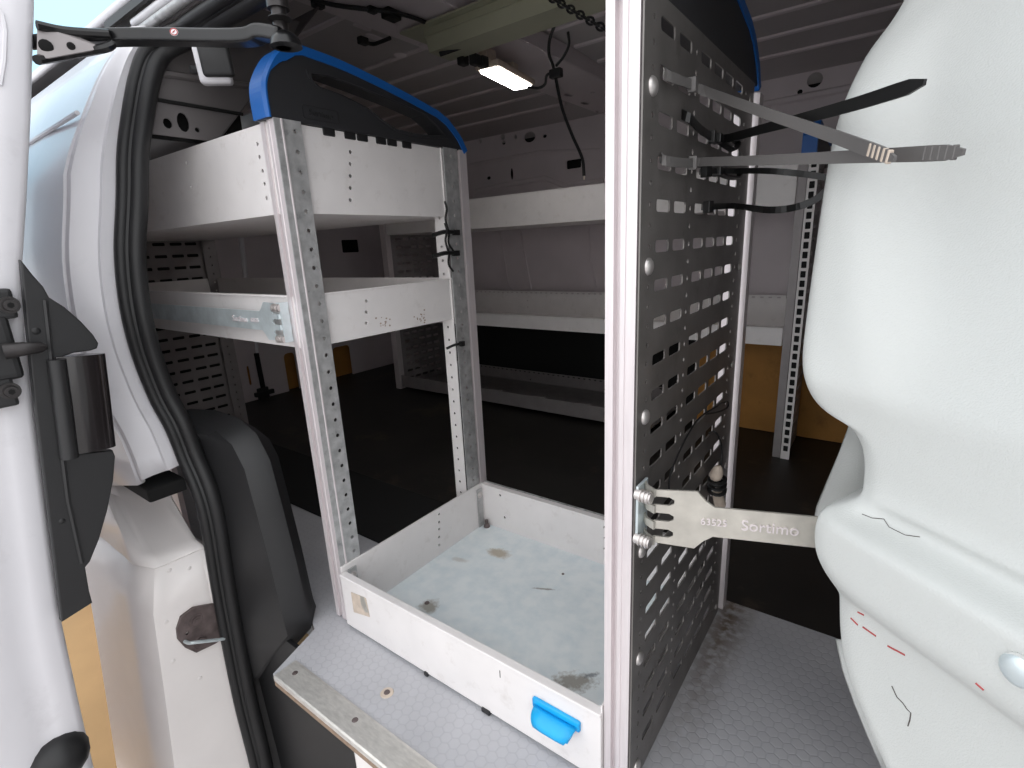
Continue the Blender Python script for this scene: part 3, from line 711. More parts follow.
# striker
sk = thing('door_striker', 'grimy steel striker plate with wire loop on the white door jamb', 'door striker')
def JX(u, v, dx=0.): p = J(u, v); return (p.y, p.z)
ol = [JX(u, v) for u, v in ((176, 628), (180, 616), (192, 607), (214, 603), (226, 610), (228, 632), (214, 642), (195, 651), (184, 646), (177, 638))]
plate('plate', ol, [circ(*JX(186, 632), .004, 8)], .005, mX(XJ + .0035), M['rust'], sk, bev=.0008)
for (u, v) in ((195, 619), (199, 640)):
    y, z = JX(u, v); MB().tube([(XJ + .005, y, z), (XJ + .010, y, z)], .0085, 14).tube([(XJ + .008, y, z), (XJ + .012, y, z)], .0045, 8).build('bolt', M['rust'], sk, True)
y0, z0 = JX(183, 640); y1, z1 = JX(221, 631)
MB().tube(spline([(XJ + .004, y0, z0), (XJ + .018, y0 + .003, z0), (XJ + .026, y0 + .010, z0), (XJ + .026, y1 - .008, z1), (XJ + .018, y1, z1), (XJ + .004, y1, z1)], 4), .0032, 8).build('loop', M['zincb'], sk, True)
for (u, v), r_ in (((194, 619), .013), ((199, 641), .012)):
    y, z = JX(u, v); MB().tube([(XJ + .0062, y + r_ * math.cos(a), z + r_ * math.sin(a)) for a in (2 * PI * k / 18 for k in range(19))], .0013, 5).build('pressed_ring', M['rust'], sk, True)
# little pressed marks on the jamb
mb = MB()
for u, v in ((169, 570), (189, 568), (166, 622), (173, 661), (200, 678)):
    y, z = JX(u, v); mb.dome((XJ + .0005, y, z), (1, 0, 0), .004, .001)
struct(mb.build('trim_7', M['cream'], None, True))
# black moulded step/arch cover inside the seal
cv_px = [(150, 425), (165, 414), (190, 409), (215, 410), (238, 418), (256, 433), (270, 460), (282, 505), (296, 560), (308, 612), (311, 628), (293, 648), (276, 672), (283, 700), (300, 768), (315, 830)]
back = [on(u, v, 'Y', -.045) for u, v in cv_px]
rows = []
for off, sc in ((.03, .03), (.0, .0), (-.012, .002), (-.028, .008), (-.040, .012)):
    rr_ = []
    for i, p in enumerate(back):
        a = back[max(0, i - 1)]; b = back[min(len(back) - 1, i + 1)]; t = (b - a); t = Vector((t.x, 0, t.z)).normalized(); n = Vector((-t.z, 0, t.x))
        rr_.append(p - n * sc + Vector((0, off, 0)))
    rows.append(rr_)
def xs(z):
    q = min(SP[:40], key=lambda p: abs(p.z - z)); return q.x + .012
rows.append([Vector((min(p.x, max(xs(p.z), -.83)) if p.z < .36 else p.x, -.100, p.z - .004)) for p in rows[-1]])
rows.append([Vector((min(p.x, max(xs(p.z), -.83)) if p.z < .36 else -.80, -.112, min(p.z, .37))) for p in rows[-1]])
trim = loft('arch_cover', rows, M['black'], None, smooth=True, angle=50)
tag(trim, 'black textured plastic cover curving down beside the door seal to the sill', 'plastic trim')
# inner upper side panel behind the seal (dark pillar with holes), leaning in with the body side
yin = lambda z: .03 + (z - .858) * .90
def YZ(u, v): p = on(u, v, 'X', -.80); return p.y, p.z
hh = [circ(YZ(185, 134)[0], .887, .0095, 12, .015), circ(YZ(169, 132)[0], .882, .007, 10, .008), circ(*YZ(197, 130), .004, 8)]
ip = plate('wall_inner', [(-.105, .863), (.034, .863), (.11, .945), (.20, 1.045), (.235, 1.10), (.0, 1.10), (-.028, 1.0), (-.062, .93)], hh, .003, mX(-.80), M['dark_grey']); struct(ip)
struct(MB().box((-.83, -.07, .862), (-.825, .10, 1.0)).build('wall_inner', M['void']))
struct(loft('wall_inner', [[(-2.25, yin(z), z), (-.80, yin(z), z)] for z in (.858, .95, 1.05, 1.14)], M['dark_grey'], None, thick=.003))
struct(MB().tube([(-.797, -.075, .915), (-.797, .09, .915)], .003, 6).build('trim_8', M['void']))
struct(MB().tube([(-.797, -.05, .955), (-.797, .12, .965)], .006, 6).build('trim_8', M['dark_grey'], None, True))
struct(MB().box((-2.25, -.075, -.60), (-1.02, -.065, .86)).build('wall_inner', M['paint_in']))
struct(MB().prism([(-.07, .85), (-.065, .86), (.028, .860), (.028, .856)], (-2.25, -1.05), lambda a, b, c: Vector((c, a, b))).build('wall_inner', M['roof_paint']))
# front end of the load space, closed by the bulkhead line
struct(MB().box((.62, -.2, -.60), (.64, 1.64, 1.22)).build('wall_right', M['paint_in']))
struct(MB().box((.37, -.235, -.60), (.64, -.14, 1.09)).build('wall_right', M['paint']))
# roof rail above the opening
def rail(y, z, r, m, x0=-3.0, x1=.6, sx=1.): struct(MB().tube([(x0, y, z), (x1, y, z)], r, 10, sx=sx).build('trim_9', M[m], None, True))
struct(MB().prism([(-.022, 1.022), (.02, 1.014), (.06, 1.06), (.12, 1.165), (.10, 1.188), (.0, 1.098), (-.03, 1.078)], (-.80, .6), lambda a, b, c: Vector((c, a, b))).build('trim_9', M['roof_paint']))
rail(-.034, 1.025, .007, 'galv', -.84); rail(-.032, 1.041, .007, 'paint', -.86)
struct(MB().prism([(-.044, 1.050), (-.040, 1.048), (-.028, 1.060), (-.034, 1.068), (-.044, 1.062)], (-.95, .6), lambda a, b, c: Vector((c, a, b))).build('trim_9', M['rubber']))
rail(-.038, 1.071, .008, 'paint', -3.0)
struct(MB().prism([(-.040, 1.066), (.10, 1.12), (.10, 1.185), (0, 1.098), (-.040, 1.074)], (-3.0, -.80), lambda a, b, c: Vector((c, a, b))).build('trim_9', M['paint']))
struct(MB().prism([(-.030, 1.074), (0, 1.098), (.10, 1.186), (.30, 1.240), (1.7, 1.255), (1.7, 1.265), (.30, 1.250), (.10, 1.196), (-.005, 1.104), (-.034, 1.078)], (-3.0, .7), lambda a, b, c: Vector((c, a, b))).build('ceiling', M['paint']))
# pressed creases on the body side behind the pillar
cz = Vector((-.83, -.148, .886))
struct(MB().tube([cz, (-1.1, -.152, .880), (-3.0, -.150, .880)], .0035, 6).build('trim_10', M['paint'], None, True))

# ================================================================== SLIDING DOOR
door = thing('sliding_door', 'open white sliding door at the left edge with black hinge cover and top guide arm', 'sliding door')
XD = -.70
edge = [(37, 0), (35, 60), (33, 120), (29, 200), (25, 260), (27, 330), (35, 400), (45, 480), (55, 560), (64, 625), (80, 700), (97, 775)]
E = [on(u, v, 'X', XD) for u, v in edge]
E = [Vector((XD, E[0].y + .012, 1.06))] + E + [Vector((XD, E[-1].y - .004, -.40))]
rows = []
for p in E:
    rows.append([(XD - .50, p.y + .0, p.z), (XD - .012, p.y, p.z), (XD - .004, p.y - .003, p.z), (XD, p.y - .010, p.z), (XD, p.y - .030, p.z), (XD - .002, p.y - .05, p.z), (XD + .001, p.y - .056, p.z), (XD + .001, p.y - .12, p.z), (XD - .01, p.y - .13, p.z), (XD - .50, p.y - .13, p.z)])
loft('door_panel', rows, M['paint'], door, angle=40)
# pressed edge line high on the door
MB().tube([on(u, v, 'X', XD + .001) for u, v in ((-6, 5), (2, 14), (5, 30), (4, 60), (0, 85))], .0025, 6).build('weld_seam', M['paint'], door, True)
# black hinge cover
def DX(u, v, x=XD + .012): p = on(u, v, 'X', x); return (p.y, p.z)
co = [DX(u, v) for u, v in ((22, 266), (30, 276), (40, 287), (46, 298), (62, 308), (78, 322), (90, 335), (95, 343), (94, 347), (88, 349), (72, 351), (60, 355), (66, 400), (72, 455), (90, 453), (110, 451), (112, 456), (110, 480), (104, 510), (96, 538), (87, 560), (82, 566), (86, 590), (89, 601), (62, 618), (55, 560), (45, 480), (35, 400), (28, 330))]
hc_ = plate('hinge_cover', co, [], .010, mX(XD + .012), M['black'], door, bev=.002)
ridge = [on(u, v, 'X', XD + .0195) for u, v in ((45, 300), (50, 345), (58, 420), (68, 500), (82, 563))]
MB().tube(ridge, .003, 6).build('ridge', M['black'], hc_, True)
MB().dome(on(36, 331, 'X', XD + .0185), (1, 0, 0), .005, .002).build('plug', M['rubber'], hc_, True)
MB().dome(on(62, 521, 'X', XD + .0185), (1, 0, 0), .004, .002).build('plug', M['rubber'], hc_, True)
tb = [on(u, v, 'X', XD + .012) for u, v in ((78, 355), (84, 400), (90, 450))]
MB().tube(tb, .030, 20, sx=.45, up=(0, 1, 0)).build('grip_tube', M['gloss'], door, True, 50)
MB().tube([p + Vector((.012, -.026, 0)) for p in tb], .010, 10).build('grip_edge', M['black'], door, True)
# hinge bracket with two bolts and a pin
br = MB()
for (u0, v0, u1, v1) in ((-30, 291, 20, 318), (-30, 378, 21, 405)):
    a = on(u0, v0, 'X', XD + .02); b = on(u1, v1, 'X', XD + .02)
    br.box((XD - .001, a.y, b.z), (XD + .020, b.y, a.z), .004)
a = on(-30, 318, 'X', XD + .022); b = on(27, 378, 'X', XD + .022)
br.box((XD - .001, a.y, b.z), (XD + .022, b.y, a.z), .008, 3)
hb = br.build('hinge_bracket', M['black'], door)
for u, v in ((9, 305), (10, 391)):
    p = on(u, v, 'X', XD + .021)
    MB().cyl((XD + .019, p.y, p.z), (XD + .023, p.y, p.z), .0105, 20).cyl((XD + .022, p.y, p.z), (XD + .030, p.y, p.z), .0075, 16, .0065).build('bolt', M['dark_steel'], hb, True)
    MB().cyl((XD + .0295, p.y, p.z), (XD + .031, p.y, p.z), .0035, 6).build('bolt_socket', M['void'], hb)
a = on(16, 349, 'X', XD + .024)
MB().tube([(XD + .03, a.y - .012, a.z), (XD + .034, a.y + .006, a.z), (XD + .036, a.y + .022, a.z - .001), (XD + .036, a.y + .027, a.z - .001)], [.010, .0085, .006, .002], 14).build('pin', M['dark_steel'], hb, True)
# rubber buffer at the foot
a = on(60, 752, 'X', XD + .01)
MB().dome((XD, a.y, a.z - .015), (1, .1, .4), .034, .030, 16).build('buffer', M['rubber'], door, True)
# top guide arm with roller pin
arm0 = on(36, 40, 'X', XD); arm1 = on(285, 36, 'Y', -.03)
pts = [arm0 + Vector((-.01, 0, 0)), on(70, 39, 'Y', -.17), on(150, 37, 'Y', -.105), on(240, 38, 'Y', -.05), on(262, 33, 'Y', -.038), arm1]
pts = spline(pts, 5)
ga = MB().band(pts, [.016] * len(pts), .026, (0, 0, 1)).build('guide_arm', M['arm'], door)
mdf = ga.modifiers.new('b', 'BEVEL'); mdf.width = .005; mdf.segments = 3
lab(ga, 'glossy black steel guide arm')
A0, A1, A2, A3 = on(37, 25, 'X', XD + .002), on(66, 31, 'Y', -.180), on(104, 48, 'Y', -.150), on(37, 60, 'X', XD + .002)
pl_ = [A0, A1, A2, A3]; nrm = (A2 - A0).cross(A3 - A0).normalized() * .003
MB().add(pl_ + [p + nrm for p in pl_], [(0, 1, 2, 3), (7, 6, 5, 4), (0, 4, 5, 1), (1, 5, 6, 2), (2, 6, 7, 3), (3, 7, 4, 0)]).build('arm_foot', M['steel_far'], door)
tow = (CAMC - A1).normalized()
MB().tube(spline([A0 + tow * .004, A1 + tow * .004, on(110, 34, 'Y', -.140) + tow * .004], 4), .0055, 8).tube(spline([A3 + tow * .004, on(68, 55, 'Y', -.176) + tow * .004, A2 + tow * .004, on(112, 44, 'Y', -.140) + tow * .004], 4), .0055, 8).build('arm_flange', M['arm'], door, True)
for (u, v), ru in (((46, 46), .0075), ((71, 46), .0045)):
    d_ = on(u, v, 'Y', -.19) - CAMC; t_ = (A0 - CAMC).dot(nrm) / d_.dot(nrm); p = CAMC + d_ * t_
    MB().dome(p + tow * .0015, tow, ru, .0012).build('arm_hole', M['void'], door, True)
p = on(174, 32, 'Y', -.118); q_ = Vector((.7, -.6, .2)).normalized(); a_ = q_.orthogonal().normalized(); b_ = q_.cross(a_)
dot = MB().dome(p, q_, .0046, .0008, 14).build('round_mark', M['paint'], door)
MB().tube([p + q_ * .0006 + (a_ * math.cos(t) + b_ * math.sin(t)) * .0038 for t in (2 * PI * k / 16 for k in range(17))], .0006, 5).tube([p + q_ * .001 - a_ * .002, p + q_ * .001 + a_ * .002], .0006, 5).build('red_print', M['red'], dot)
mb = MB().cyl(arm1 + Vector((-.006, 0, -.012)), arm1 + Vector((-.006, 0, .075)), .009, 16).cyl(arm1 + Vector((-.006, 0, .03)), arm1 + Vector((-.006, 0, .055)), .013, 16).dome(arm1 + Vector((.004, -.006, .0155)), (0, 0, 1), .014, .004)
mb.build('roller_pin', M['dark_steel'], door, True)
MB().dome(arm1 + Vector((0, 0, -.012)), (0, 0, 1), .019, .018, 18).build('arm_knuckle', M['arm'], door, True)

# small black-and-white box on the pillar
sb = thing('reader_box', 'small box with white back and black face on the pillar behind the guide arm', 'box')
c = on(212, 66, 'Y', -.005)
mt = frame_mtx(c, (.55, .83, .06), (.06, -.05, 1))
MB().box((-.014, -.016, -.004), (.030, .028, .014), .006, 3, mt).build('face', M['black'], sb, True)
MB().box((-.022, -.024, -.022), (.024, .029, .004), .007, 3, mt).build('shell', M['paint'], sb, True)
MB().cyl(mt @ Vector((-.020, -.004, -.008)), mt @ Vector((-.031, -.004, -.004)), .006, 12).build('screw', M['black'], sb, True)

# ================================================================== PARTITION
BK = thing('partition_wall', 'large white moulded plastic partition bulging into the load space on the right', 'partition')
dv = Vector((.774, -.633, 0)); nv = Vector((-.633, -.774, 0))
PA = Vector((.163, -.034, .43))
def onp(u, v, back):
    """point seen at (u, v) on the slanted upright plane of the partition, set back by a distance"""
    d = CAMW @ Vector((u - 512, -(v - 384), -FPX)); o = PA - nv * back
    return CAMC + d * ((o - CAMC).dot(nv) / d.dot(nv))
def sst(a, b, x): t = min(1, max(0, (x - a) / (b - a))); return t * t * (3 - 2 * t)
SS = (.004, .012, .022, .034, .046, .058, .070, .082, .10, .13, .18, .24, .36)
sil = [(930, -60, .10), (905, 0, .095), (885, 30, .092), (864, 55, .09), (848, 95, .085), (838, 140, .08), (830, 190, .074), (820, 260, .062), (812, 320, .048), (807, 355, .038), (806, 374, .03), (811, 396, .03), (826, 412, .03), (848, 424, .03), (860, 440, .03), (864, 460, .03), (863, 480, .03), (861, 492, .026)]
rows = []
for u, v, bk in sil:
    P = onp(u, v, bk)
    bl_ = lambda s: .021 * (1 - sst(345, 445, v + 560 * s)) * sst(20, 140, v)
    row = [P + Vector((.16, .60, 0)), P + Vector((.05, .13, 0)), P + Vector((.014, .035, 0)), P + Vector((.002, .010, 0)), P]
    for s in SS:
        edge_s = .052 + .038 * sst(60, 380, v)
        off = bl_(s) * sst(-.004, .02, s) * (1 - sst(edge_s - .022, edge_s + .022, s)) + .004 * sst(0, .012, s)
        row.append(P + dv * s + nv * off)
    rows.append(row)
# extend straight up to the roof
top = [p + Vector((.10 if i > 3 else .10, .03, .33)) for i, p in enumerate(rows[0])]
rows = [top] + rows
upper = rows
# ledge + lower panel
sil2 = [(858.5, 497, .024), (846, 502, .020), (829, 506, .010), (819.5, 511, .003), (814.5, 522, 0), (813, 536, 0), (814, 550, 0), (820, 566, .003), (831, 582, .010), (838, 591, .018), (838.5, 597, .021), (838.5, 606, .0215), (839, 640, .0215), (846, 672, .0215), (860, 708, .0215), (885, 768, .0215), (915, 830, .0215), (960, 930, .0215)]
rows = []
for k, (u, v, bk) in enumerate(sil2):
    P = onp(u, v, bk)
    row = [P + Vector((.16, .60, 0)), P + Vector((.05, .13, 0)), P + Vector((.014, .035, 0)), P + Vector((.002, .010, 0)), P]
    for s in SS:
        tgt = .028 if v < 505 else (.020 if v < 508 else (0 if v < 575 else (.006 if v < 585 else .0225)))
        row.append(P + dv * s + nv * (.003 * sst(0, .010, s) + (bk - tgt) * sst(.004, .03, s)))
    rows.append(row)
lp = loft('moulded_panel', upper + rows, M['bulk'], BK, thick=-.004, sub=2, angle=180)
shell = lp
# inner return flange behind the neck and the strip behind the lower panel
fr = [[on(u, v, 'Y', y) for u, v, y in r] for r in (((852, 418, .19), (868, 424, .19), (895, 440, .2)), ((840, 452, .175), (866, 458, .18), (895, 462, .2)), ((828, 482, .165), (864, 488, .18), (895, 490, .2)), ((818, 507, .15), (860, 512, .17), (895, 520, .2)), ((814, 530, .14), (860, 540, .17), (895, 550, .2)))]
loft('return_flange', fr, M['bulk'], BK, thick=-.004)
fr = [[on(u, v, 'Y', y) for u, v, y in r] for r in (((838, 640, .10), (907, 640, 0.150)), ((845, 672, .09), (917, 672, 0.140)), ((857, 706, .085), (930, 706, 0.135)), ((870, 738, .08), (945, 738, 0.130)), ((884, 770, .08), (959, 770, 0.130)))]
loft('lower_strip', fr, M['bulk'], BK, thick=-.004)
# recessed bright fastener
bpy.context.view_layer.update()
def bvh_of(o):
    dg = bpy.context.evaluated_depsgraph_get(); e = o.evaluated_get(dg); me = e.to_mesh()
    vs = [v.co.copy() for v in me.vertices]; fs = [tuple(p.vertices) for p in me.polygons]; e.to_mesh_clear()
    return BVHTree.FromPolygons(vs, fs)
def hit(bv, u, v):
    d = (CAMW @ Vector((u - 512, -(v - 384), -FPX))).normalized()
    loc, nor, idx, dist = bv.ray_cast(CAMC, d)
    if loc is None: return None, None
    if nor.dot(d) > 0: nor = -nor
    return loc, nor
bl = bvh_of(lp); bu = bvh_of(shell)
c, n = hit(bl, 1019, 671)
if c is not None:
    MB().tube([c - n * .002, c + n * .0012], .0105, 20, sx=.75).build('fastener_cup', M['bulk'], BK, True)
    MB().dome(c + n * .0005, n, .009, .0035, 18).build('fastener', M['zincb'], BK, True)
def mark(bv, pts, w, m, name):
    q = [hit(bv, u, v) for u, v in pts]; q = [(a, b) for a, b in q if a is not None]
    if len(q) < 2: return
    MB().tube([a + b * .0001 for a, b in q], w * .7, 5).build(name, M[m], BK)
mark(bl, [(892, 686), (897, 697), (903, 703), (907, 709), (911, 713), (910, 720), (908, 726)], .0006, 'scratch', 'crack')
mark(bu, [(862, 514), (872, 518), (884, 519), (889, 527), (905, 535), (920, 537)], .0004, 'scratch', 'crack')
for a in ([(858, 612), (864, 615)], [(851, 618), (858, 625)], [(863, 627), (876, 636)], [(888, 646), (905, 655)], [(976, 683), (984, 690)]):
    mark(bl, a, .0010, 'red', 'scuff')

# ================================================================== CABLE TIES AND CORDS ON THE PERFORATED PANEL
def tie(label, pts, m, w=.0078, head=1, tip=None, up=(0, 0, 1), n=6):
    t = thing('cable_tie', label, 'cable tie', 'cable ties on the perforated panel')
    q = spline(pts, n)
    ws = [w] * len(q); ws[-1] = w * .35; 
    if len(ws) > 2: ws[-2] = w * .95
    MB().band(q, ws, .0016, up).build('strap', M[m], t)
    h = q[head]; d = (q[min(head + 1, len(q) - 1)] - q[head - 1 if head else 0]).normalized()
    mt = frame_mtx(h, d, up)
    MB().box((-.006, -.0065, -.0035), (.006, .0065, .0045), .0012, 2, mt).build('head', M[m], t)
    if tip:
        e = q[-1]; dd = (q[-1] - q[-3]).normalized()
        mt = frame_mtx(e - dd * .018, dd, up)
        mb = MB()
        for i in range(5): mb.box((-.014 + .006 * i, -w * .44, -.0013), (-.0115 + .006 * i, w * .44, .0013), .0004, 1, mt)
        mb.build('tip_ridges', M[tip], t)
    return t
cx = lambda u, v, x: on(u, v, 'X', x)
cy = lambda u, v, y: on(u, v, 'Y', y)
tie('long grey cable tie, topmost on the perforated panel, slanting down to a pale ridged tip', [cx(664, 72, -.004), cx(668, 76, .008), cx(690, 84, .011), cx(702, 90, .010), cy(760, 111, .075), cy(830, 135, -.0), cy(895, 159, -.075)], 'tie_grey', .0085, 13, 'bead')
tie('thick black cable tie rising from the knotted cluster to a tip before the white partition', [cx(680, 113, -.003), cx(690, 119, .010), cx(704, 132, .010), cx(722, 139, .012), cy(770, 127, .10), cy(845, 107, .0), cy(925, 82, -.075)], 'tie_black', .0085, 15)
tie('long straight grey cable tie reaching furthest right, ending in a flat ridged tip', [cx(660, 156, -.004), cx(666, 161, .008), cx(690, 163, .011), cx(700, 162, .010), cy(770, 160, .07), cy(870, 156, -.02), cy(964, 152, -.09)], 'tie_grey', .0085, 14, 'tie_grey')
tie('short dark cable tie just below the straight grey one, ending behind the white partition', [cx(700, 172, -.002), cx(706, 171, .010), cx(730, 171, .016), cy(770, 171, .17), cy(810, 175, .17), cy(842, 180, .17)], 'tie_black', .006, 6)
tie('lowest black cable tie on the panel, sagging in a curve up to the white partition', [cx(702, 207, -.003), cx(708, 207, .010), cx(735, 206, .014), cy(770, 210, .17), cy(800, 206, .17), cy(822, 195, .17), cy(836, 178, .17)], 'tie_black', .007, 6)
# black lumps where ties loop through the panel
for lbl, pp in (('black cable tie loop knotted round the rack post under the thick black tie', [(716, 139), (726, 146), (734, 150), (738, 143), (728, 138), (718, 141)]),
                ('black cable tie loop pulled through slots beside the straight grey tie', [(716, 172), (728, 177), (738, 178), (739, 172), (728, 171)]),):
    t = thing('cable_tie', lbl, 'cable tie', 'cable ties on the perforated panel')
    MB().band(spline([cx(u, v, .008 + .004 * math.sin(i)) for i, (u, v) in enumerate(pp)], 4), .007, .0022, (1, 0, .3)).build('strap', M['tie_black'], t)
    MB().box(cx(*pp[0], .008) - Vector((.004, .006, .005)), cx(*pp[0], .008) + Vector((.007, .006, .005)), .0015).build('head', M['tie_black'], t)
# elastic cord with bead low on the panel
ec = thing('elastic_cord', 'thin black cord looped through the panel above the strap, with pale bead and coiled knot', 'cord')
MB().tube(spline([cx(669, 490, .006), cx(670, 476, .010), cx(680, 450, .010), cx(693, 426, .012), cx(703, 415, .010), cx(714, 408, .008), cx(722, 403, .008), cx(728, 402, .008), cx(727, 408, .006), cx(718, 412, .008), cx(706, 414, .008)], 5), .0012, 6).build('loop', M['cable'], ec, True)
MB().tube(spline([cx(709, 433, -.002), cx(715, 432, .008), cx(720, 440, .012), cx(722, 455, .014), cx(720, 470, .016)], 5), .0013, 6).build('tail', M['cable'], ec, True)
MB().dome(cx(716, 475, .014), (.3, -.2, 1), .009, .018, 12).dome(cx(716, 475, .014), (-.3, .2, -1), .009, .010, 12).build('bead', M['bead'], ec, True)
mb = MB()
for i in range(3):
    c = cx(717, 480 + 5 * i, .014)
    mb.tube([c + Vector((.011 * math.cos(a), .016 * math.sin(a), .001 * math.sin(2 * a))) for a in (2 * PI * k / 14 for k in range(15))], .0028, 6)
mb.build('coil', M['rubber'], ec, True)
MB().tube([cx(717, 492, .014), cx(720, 504, .014)], [.007, .009], 10).build('cord_end', M['bead'], ec, True)
# black cable ties on the rear left upright
for lbl, (u, v), s in (('black cable tie knotted on the rear left upright, upper of the close pair', (447, 233), 1.2), ('black cable tie knotted on the rear left upright, lower of the close pair', (447, 254), 1.2), ('single small black cable tie on the rear left upright below the middle shelf', (456, 345), .8)):
    t = thing('cable_tie', lbl, 'cable tie', 'black ties on the rear left upright')
    c = on(u, v, 'X', -.552)
    MB().tube(spline([c + Vector((-.006, -.03 * s, -.004)), c + Vector((.004, -.01 * s, .002)), c + Vector((.004, .016 * s, .001)), c + Vector((-.002, .028 * s, 0))], 4), .0035 * s, 6).build('strap', M['tie_black'], t)
    MB().box(c + Vector((0, .012 * s, -.005)), c + Vector((.008, .026 * s, .006)), .001).build('head', M['tie_black'], t)
    if s > 1: MB().tube(spline([c + Vector((.006, 0, 0)), c + Vector((.010, -.012, .025)), c + Vector((.008, -.004, .045)), c + Vector((.006, -.006, .06))], 4), .0022, 6).tube(spline([c + Vector((.006, 0, 0)), c + Vector((.010, -.008, -.02)), c + Vector((.008, .006, -.035))], 4), .0022, 6).build('tail', M['tie_black'], t)

# ================================================================== ROOF FITTINGS
ol = thing('roof_rail', 'olive-grey steel roof rail with square channel, running along the van under the ceiling', 'roof rail')
zr = 1.10
mb = MB().prism([(.515, zr + .030), (.520, zr + .03), (.528, zr + .002), (.60, zr), (.636, zr + .02), (.640, zr + .045), (.515, zr + .045)], (-.74, .5), lambda a, b, c: Vector((c, a, b)))
mb.build('channel', M['olive'], ol)
MB().prism([(.498, zr + .046), (.66, zr + .046), (.66, zr + .050), (.498, zr + .050)], (-.80, .5), lambda a, b, c: Vector((c, a, b))).build('flange', M['olive'], ol)
MB().tube([on(440, 54, 'Z', zr - .002), on(468, 44, 'Z', zr + .01)], .006, 8).build('rubber_edge', M['cable'], ol)
for u, v in ((463, 60), (475, 60), (483, 62)):
    p = on(u, v, 'Z', zr - .004); MB().box(p - Vector((.010, .012, .012)), p + Vector((.010, .012, .012)), .004).build('plug', M['cable'], ol)
# LED lamp
zl = 1.105
a0, a1, a2, a3 = [on(u, v, 'Z', zl) for u, v in ((478, 70), (510, 89), (536, 83), (500, 66))]
cl = (a0 + a1 + a2 + a3) / 4; axl = ((a1 + a2) / 2 - (a0 + a3) / 2)
lamp = thing('ceiling_light', 'small lit LED lamp hanging below the roof bow', 'ceiling light')
mt = frame_mtx(cl, axl, (0, 0, -1)); ll = axl.length / 2
MB().box((-ll - .012, -.014, -.036), (ll + .010, .0015, .036), .006, 3, mt).build('housing', M['bead'], lamp, True)
MB().box((-ll, .000, -.028), (ll, .008, .028), .006, 3, mt).build('lens', M['led'], lamp, True)
for a_, b_ in ((-ll - .03, -ll + .02), (ll * .2, ll * .5)):
    MB().box((a_, -.042, -.012), (b_, -.012, .012), .002, 1, mt).build('bracket', M['bead'], lamp)
for q in range(4):
    for r_ in (-.012, .012):
        MB().dome(mt @ Vector((-ll * .72 + ll * .48 * q, .0075, r_)), mt.to_3x3() @ Vector((0, 1, 0)), .0075, .0035, 10).build('diode', M['diode'], lamp, True)
# cables
def cable(name, label, cat, pts, r, m='cable', parts=()):
    t = thing(name, label, cat)
    MB().tube(spline(pts, 6), r, 7).build('cable', M[m], t, True)
    for nm, a, b in parts: MB().box(a, b, .003).build(nm, M[m], t)
    return t
zc = 1.15
c1 = [on(u, v, 'Z', z) for u, v, z in ((300, -6, zc), (330, 4, zc), (365, 9, zc), (392, 12, zc - .004), (420, 20, zc), (448, 34, zc), (461, 34, zc), (470, 25, zc + .002), (474, 14, zc + .004))]
t = cable('cable', 'black cable clipped along the front of the roof bow', 'cable', c1, .0045)
for u, v, s in ((391, 14, .018), (372, 10, .010), (318, 4, .012), (460, 36, .008)):
    p = on(u, v, 'Z', zc); MB().box(p - Vector((s * .7, s, s * .6)), p + Vector((s * .7, s, s * .6)), .003).build('clip', M['cable'], t)
c2 = [on(u, v, 'Z', zc + .0) for u, v in ((360, 40), (372, 44), (380, 42), (390, 38))]
t = cable('cable', 'short black cable stub with plug under the roof bow', 'cable', c2, .0045)
p = on(363, 41, 'Z', zc); MB().box(p - Vector((.008, .012, .008)), p + Vector((.008, .012, .008)), .003).build('plug', M['cable'], t)
yh = .62
c3 = [on(u, v, 'Y', yh) for u, v in ((557, 20), (550, 38), (549, 54), (553, 66), (556, 80), (562, 108), (572, 135), (582, 158), (584, 176))]
t = cable('cable', 'black cable hanging free from the olive roof rail beside the lit lamp', 'cable', c3, .0035)
MB().tube(spline([on(u, v, 'Y', yh) for u, v in ((568, 32), (569, 44), (564, 56), (556, 66))], 5), .003, 7).build('second_strand', M['cable'], t, True)
MB().tube(spline([on(u, v, 'Y', yh) for u, v in ((528, 87), (538, 88), (545, 84), (547, 75), (556, 72))], 5), .003, 7).build('lamp_lead', M['cable'], t, True)
p = on(556, 74, 'Y', yh); MB().box(p - Vector((.014, .008, .008)), p + Vector((.014, .008, .010)), .003).build('connector', M['cable'], t)
p = on(584, 174, 'Y', yh); MB().tube([p, p - Vector((0, 0, .012))], .002, 6).build('bare_end', M['bead'], t)
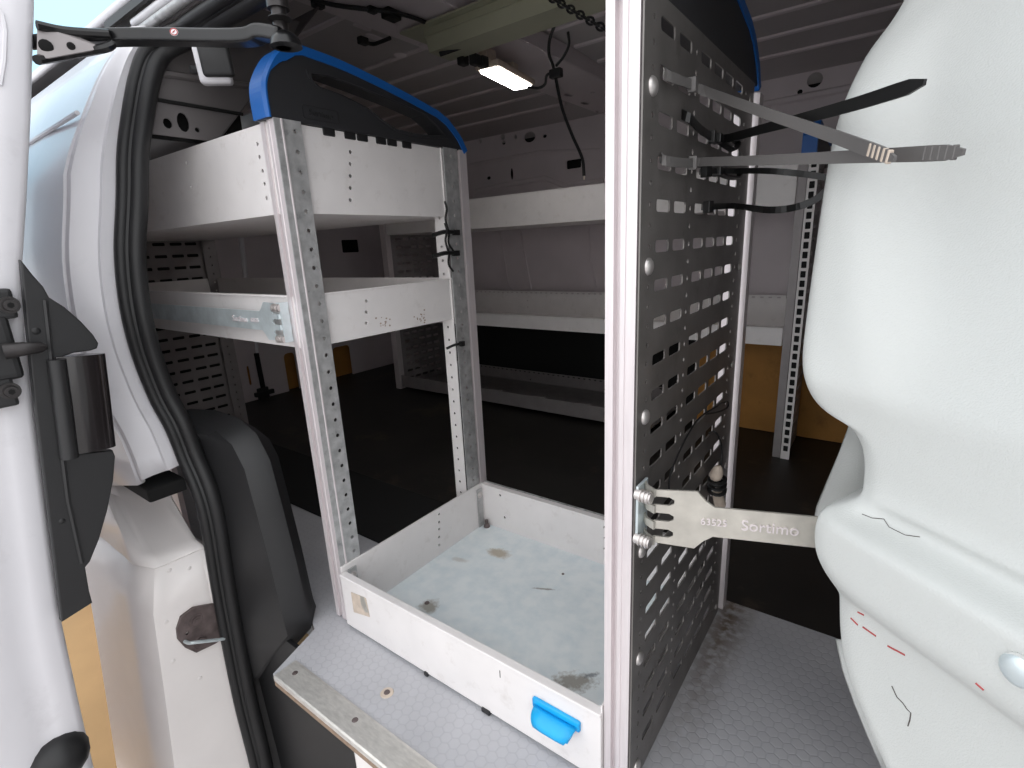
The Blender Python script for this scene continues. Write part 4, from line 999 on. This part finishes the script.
# chain hanging from the rail
ch = thing('chain', 'dark link chain along the olive roof rail, cut by the aluminium post', 'chain')
p0, p1 = on(548, -4, 'Y', .50), on(616, 36, 'Y', .46)
mb = MB(); n = 15
for i in range(n):
    c = p0.lerp(p1, i / (n - 1)); d = (p1 - p0).normalized(); w = d.cross(Vector((0, 1, 0) if i % 2 else (0, 0, 1))).normalized()
    mb.tube([c + d * .010 * math.cos(a) + w * .0055 * math.sin(a) for a in (2 * PI * k / 10 for k in range(11))], .0022, 5)
o = mb.build('links', M['cable'], ch, True)

# ================================================================== LIGHT
w = bpy.data.worlds.new('World'); scn.world = w; w.use_nodes = True
N = w.node_tree.nodes; L = w.node_tree.links; bg = N['Background']
tc = N.new('ShaderNodeTexCoord')
nz = N.new('ShaderNodeTexNoise'); nz.inputs['Scale'].default_value = 3.; nz.inputs['Detail'].default_value = 7; L.new(tc.outputs['Generated'], nz.inputs['Vector'])
rp = N.new('ShaderNodeValToRGB'); e = rp.color_ramp.elements
e[0].position = .40; e[0].color = (.86, .90, .96, 1); e[1].position = .60; e[1].color = (1.0, .985, .975, 1)
L.new(nz.outputs['Fac'], rp.inputs['Fac'])
dt = N.new('ShaderNodeVectorMath'); dt.operation = 'DOT_PRODUCT'; L.new(tc.outputs['Generated'], dt.inputs[0]); dt.inputs[1].default_value = (-.92, .19, .35)
ad = N.new('ShaderNodeMath'); ad.operation = 'MULTIPLY_ADD'; L.new(nz.outputs['Fac'], ad.inputs[0]); ad.inputs[1].default_value = .35; L.new(dt.outputs['Value'], ad.inputs[2])
mr = N.new('ShaderNodeMapRange'); mr.inputs[1].default_value = 1.02; mr.inputs[2].default_value = 1.12; L.new(ad.outputs[0], mr.inputs[0])
mx = N.new('ShaderNodeMix'); mx.data_type = 'RGBA'; L.new(mr.outputs[0], mx.inputs['Factor']); L.new(rp.outputs['Color'], mx.inputs['A']); mx.inputs['B'].default_value = (.36, .58, .72, 1)
L.new(mx.outputs['Result'], bg.inputs['Color'])
bg.inputs['Strength'].default_value = 1.5
vs = scn.view_settings
vs.view_transform = 'Standard'; vs.look = 'None'; vs.gamma = 1.0; vs.use_curve_mapping = False
vs.exposure = .48
scn.display_settings.display_device = 'sRGB'
scn.cycles.max_bounces = 12; scn.cycles.diffuse_bounces = 8
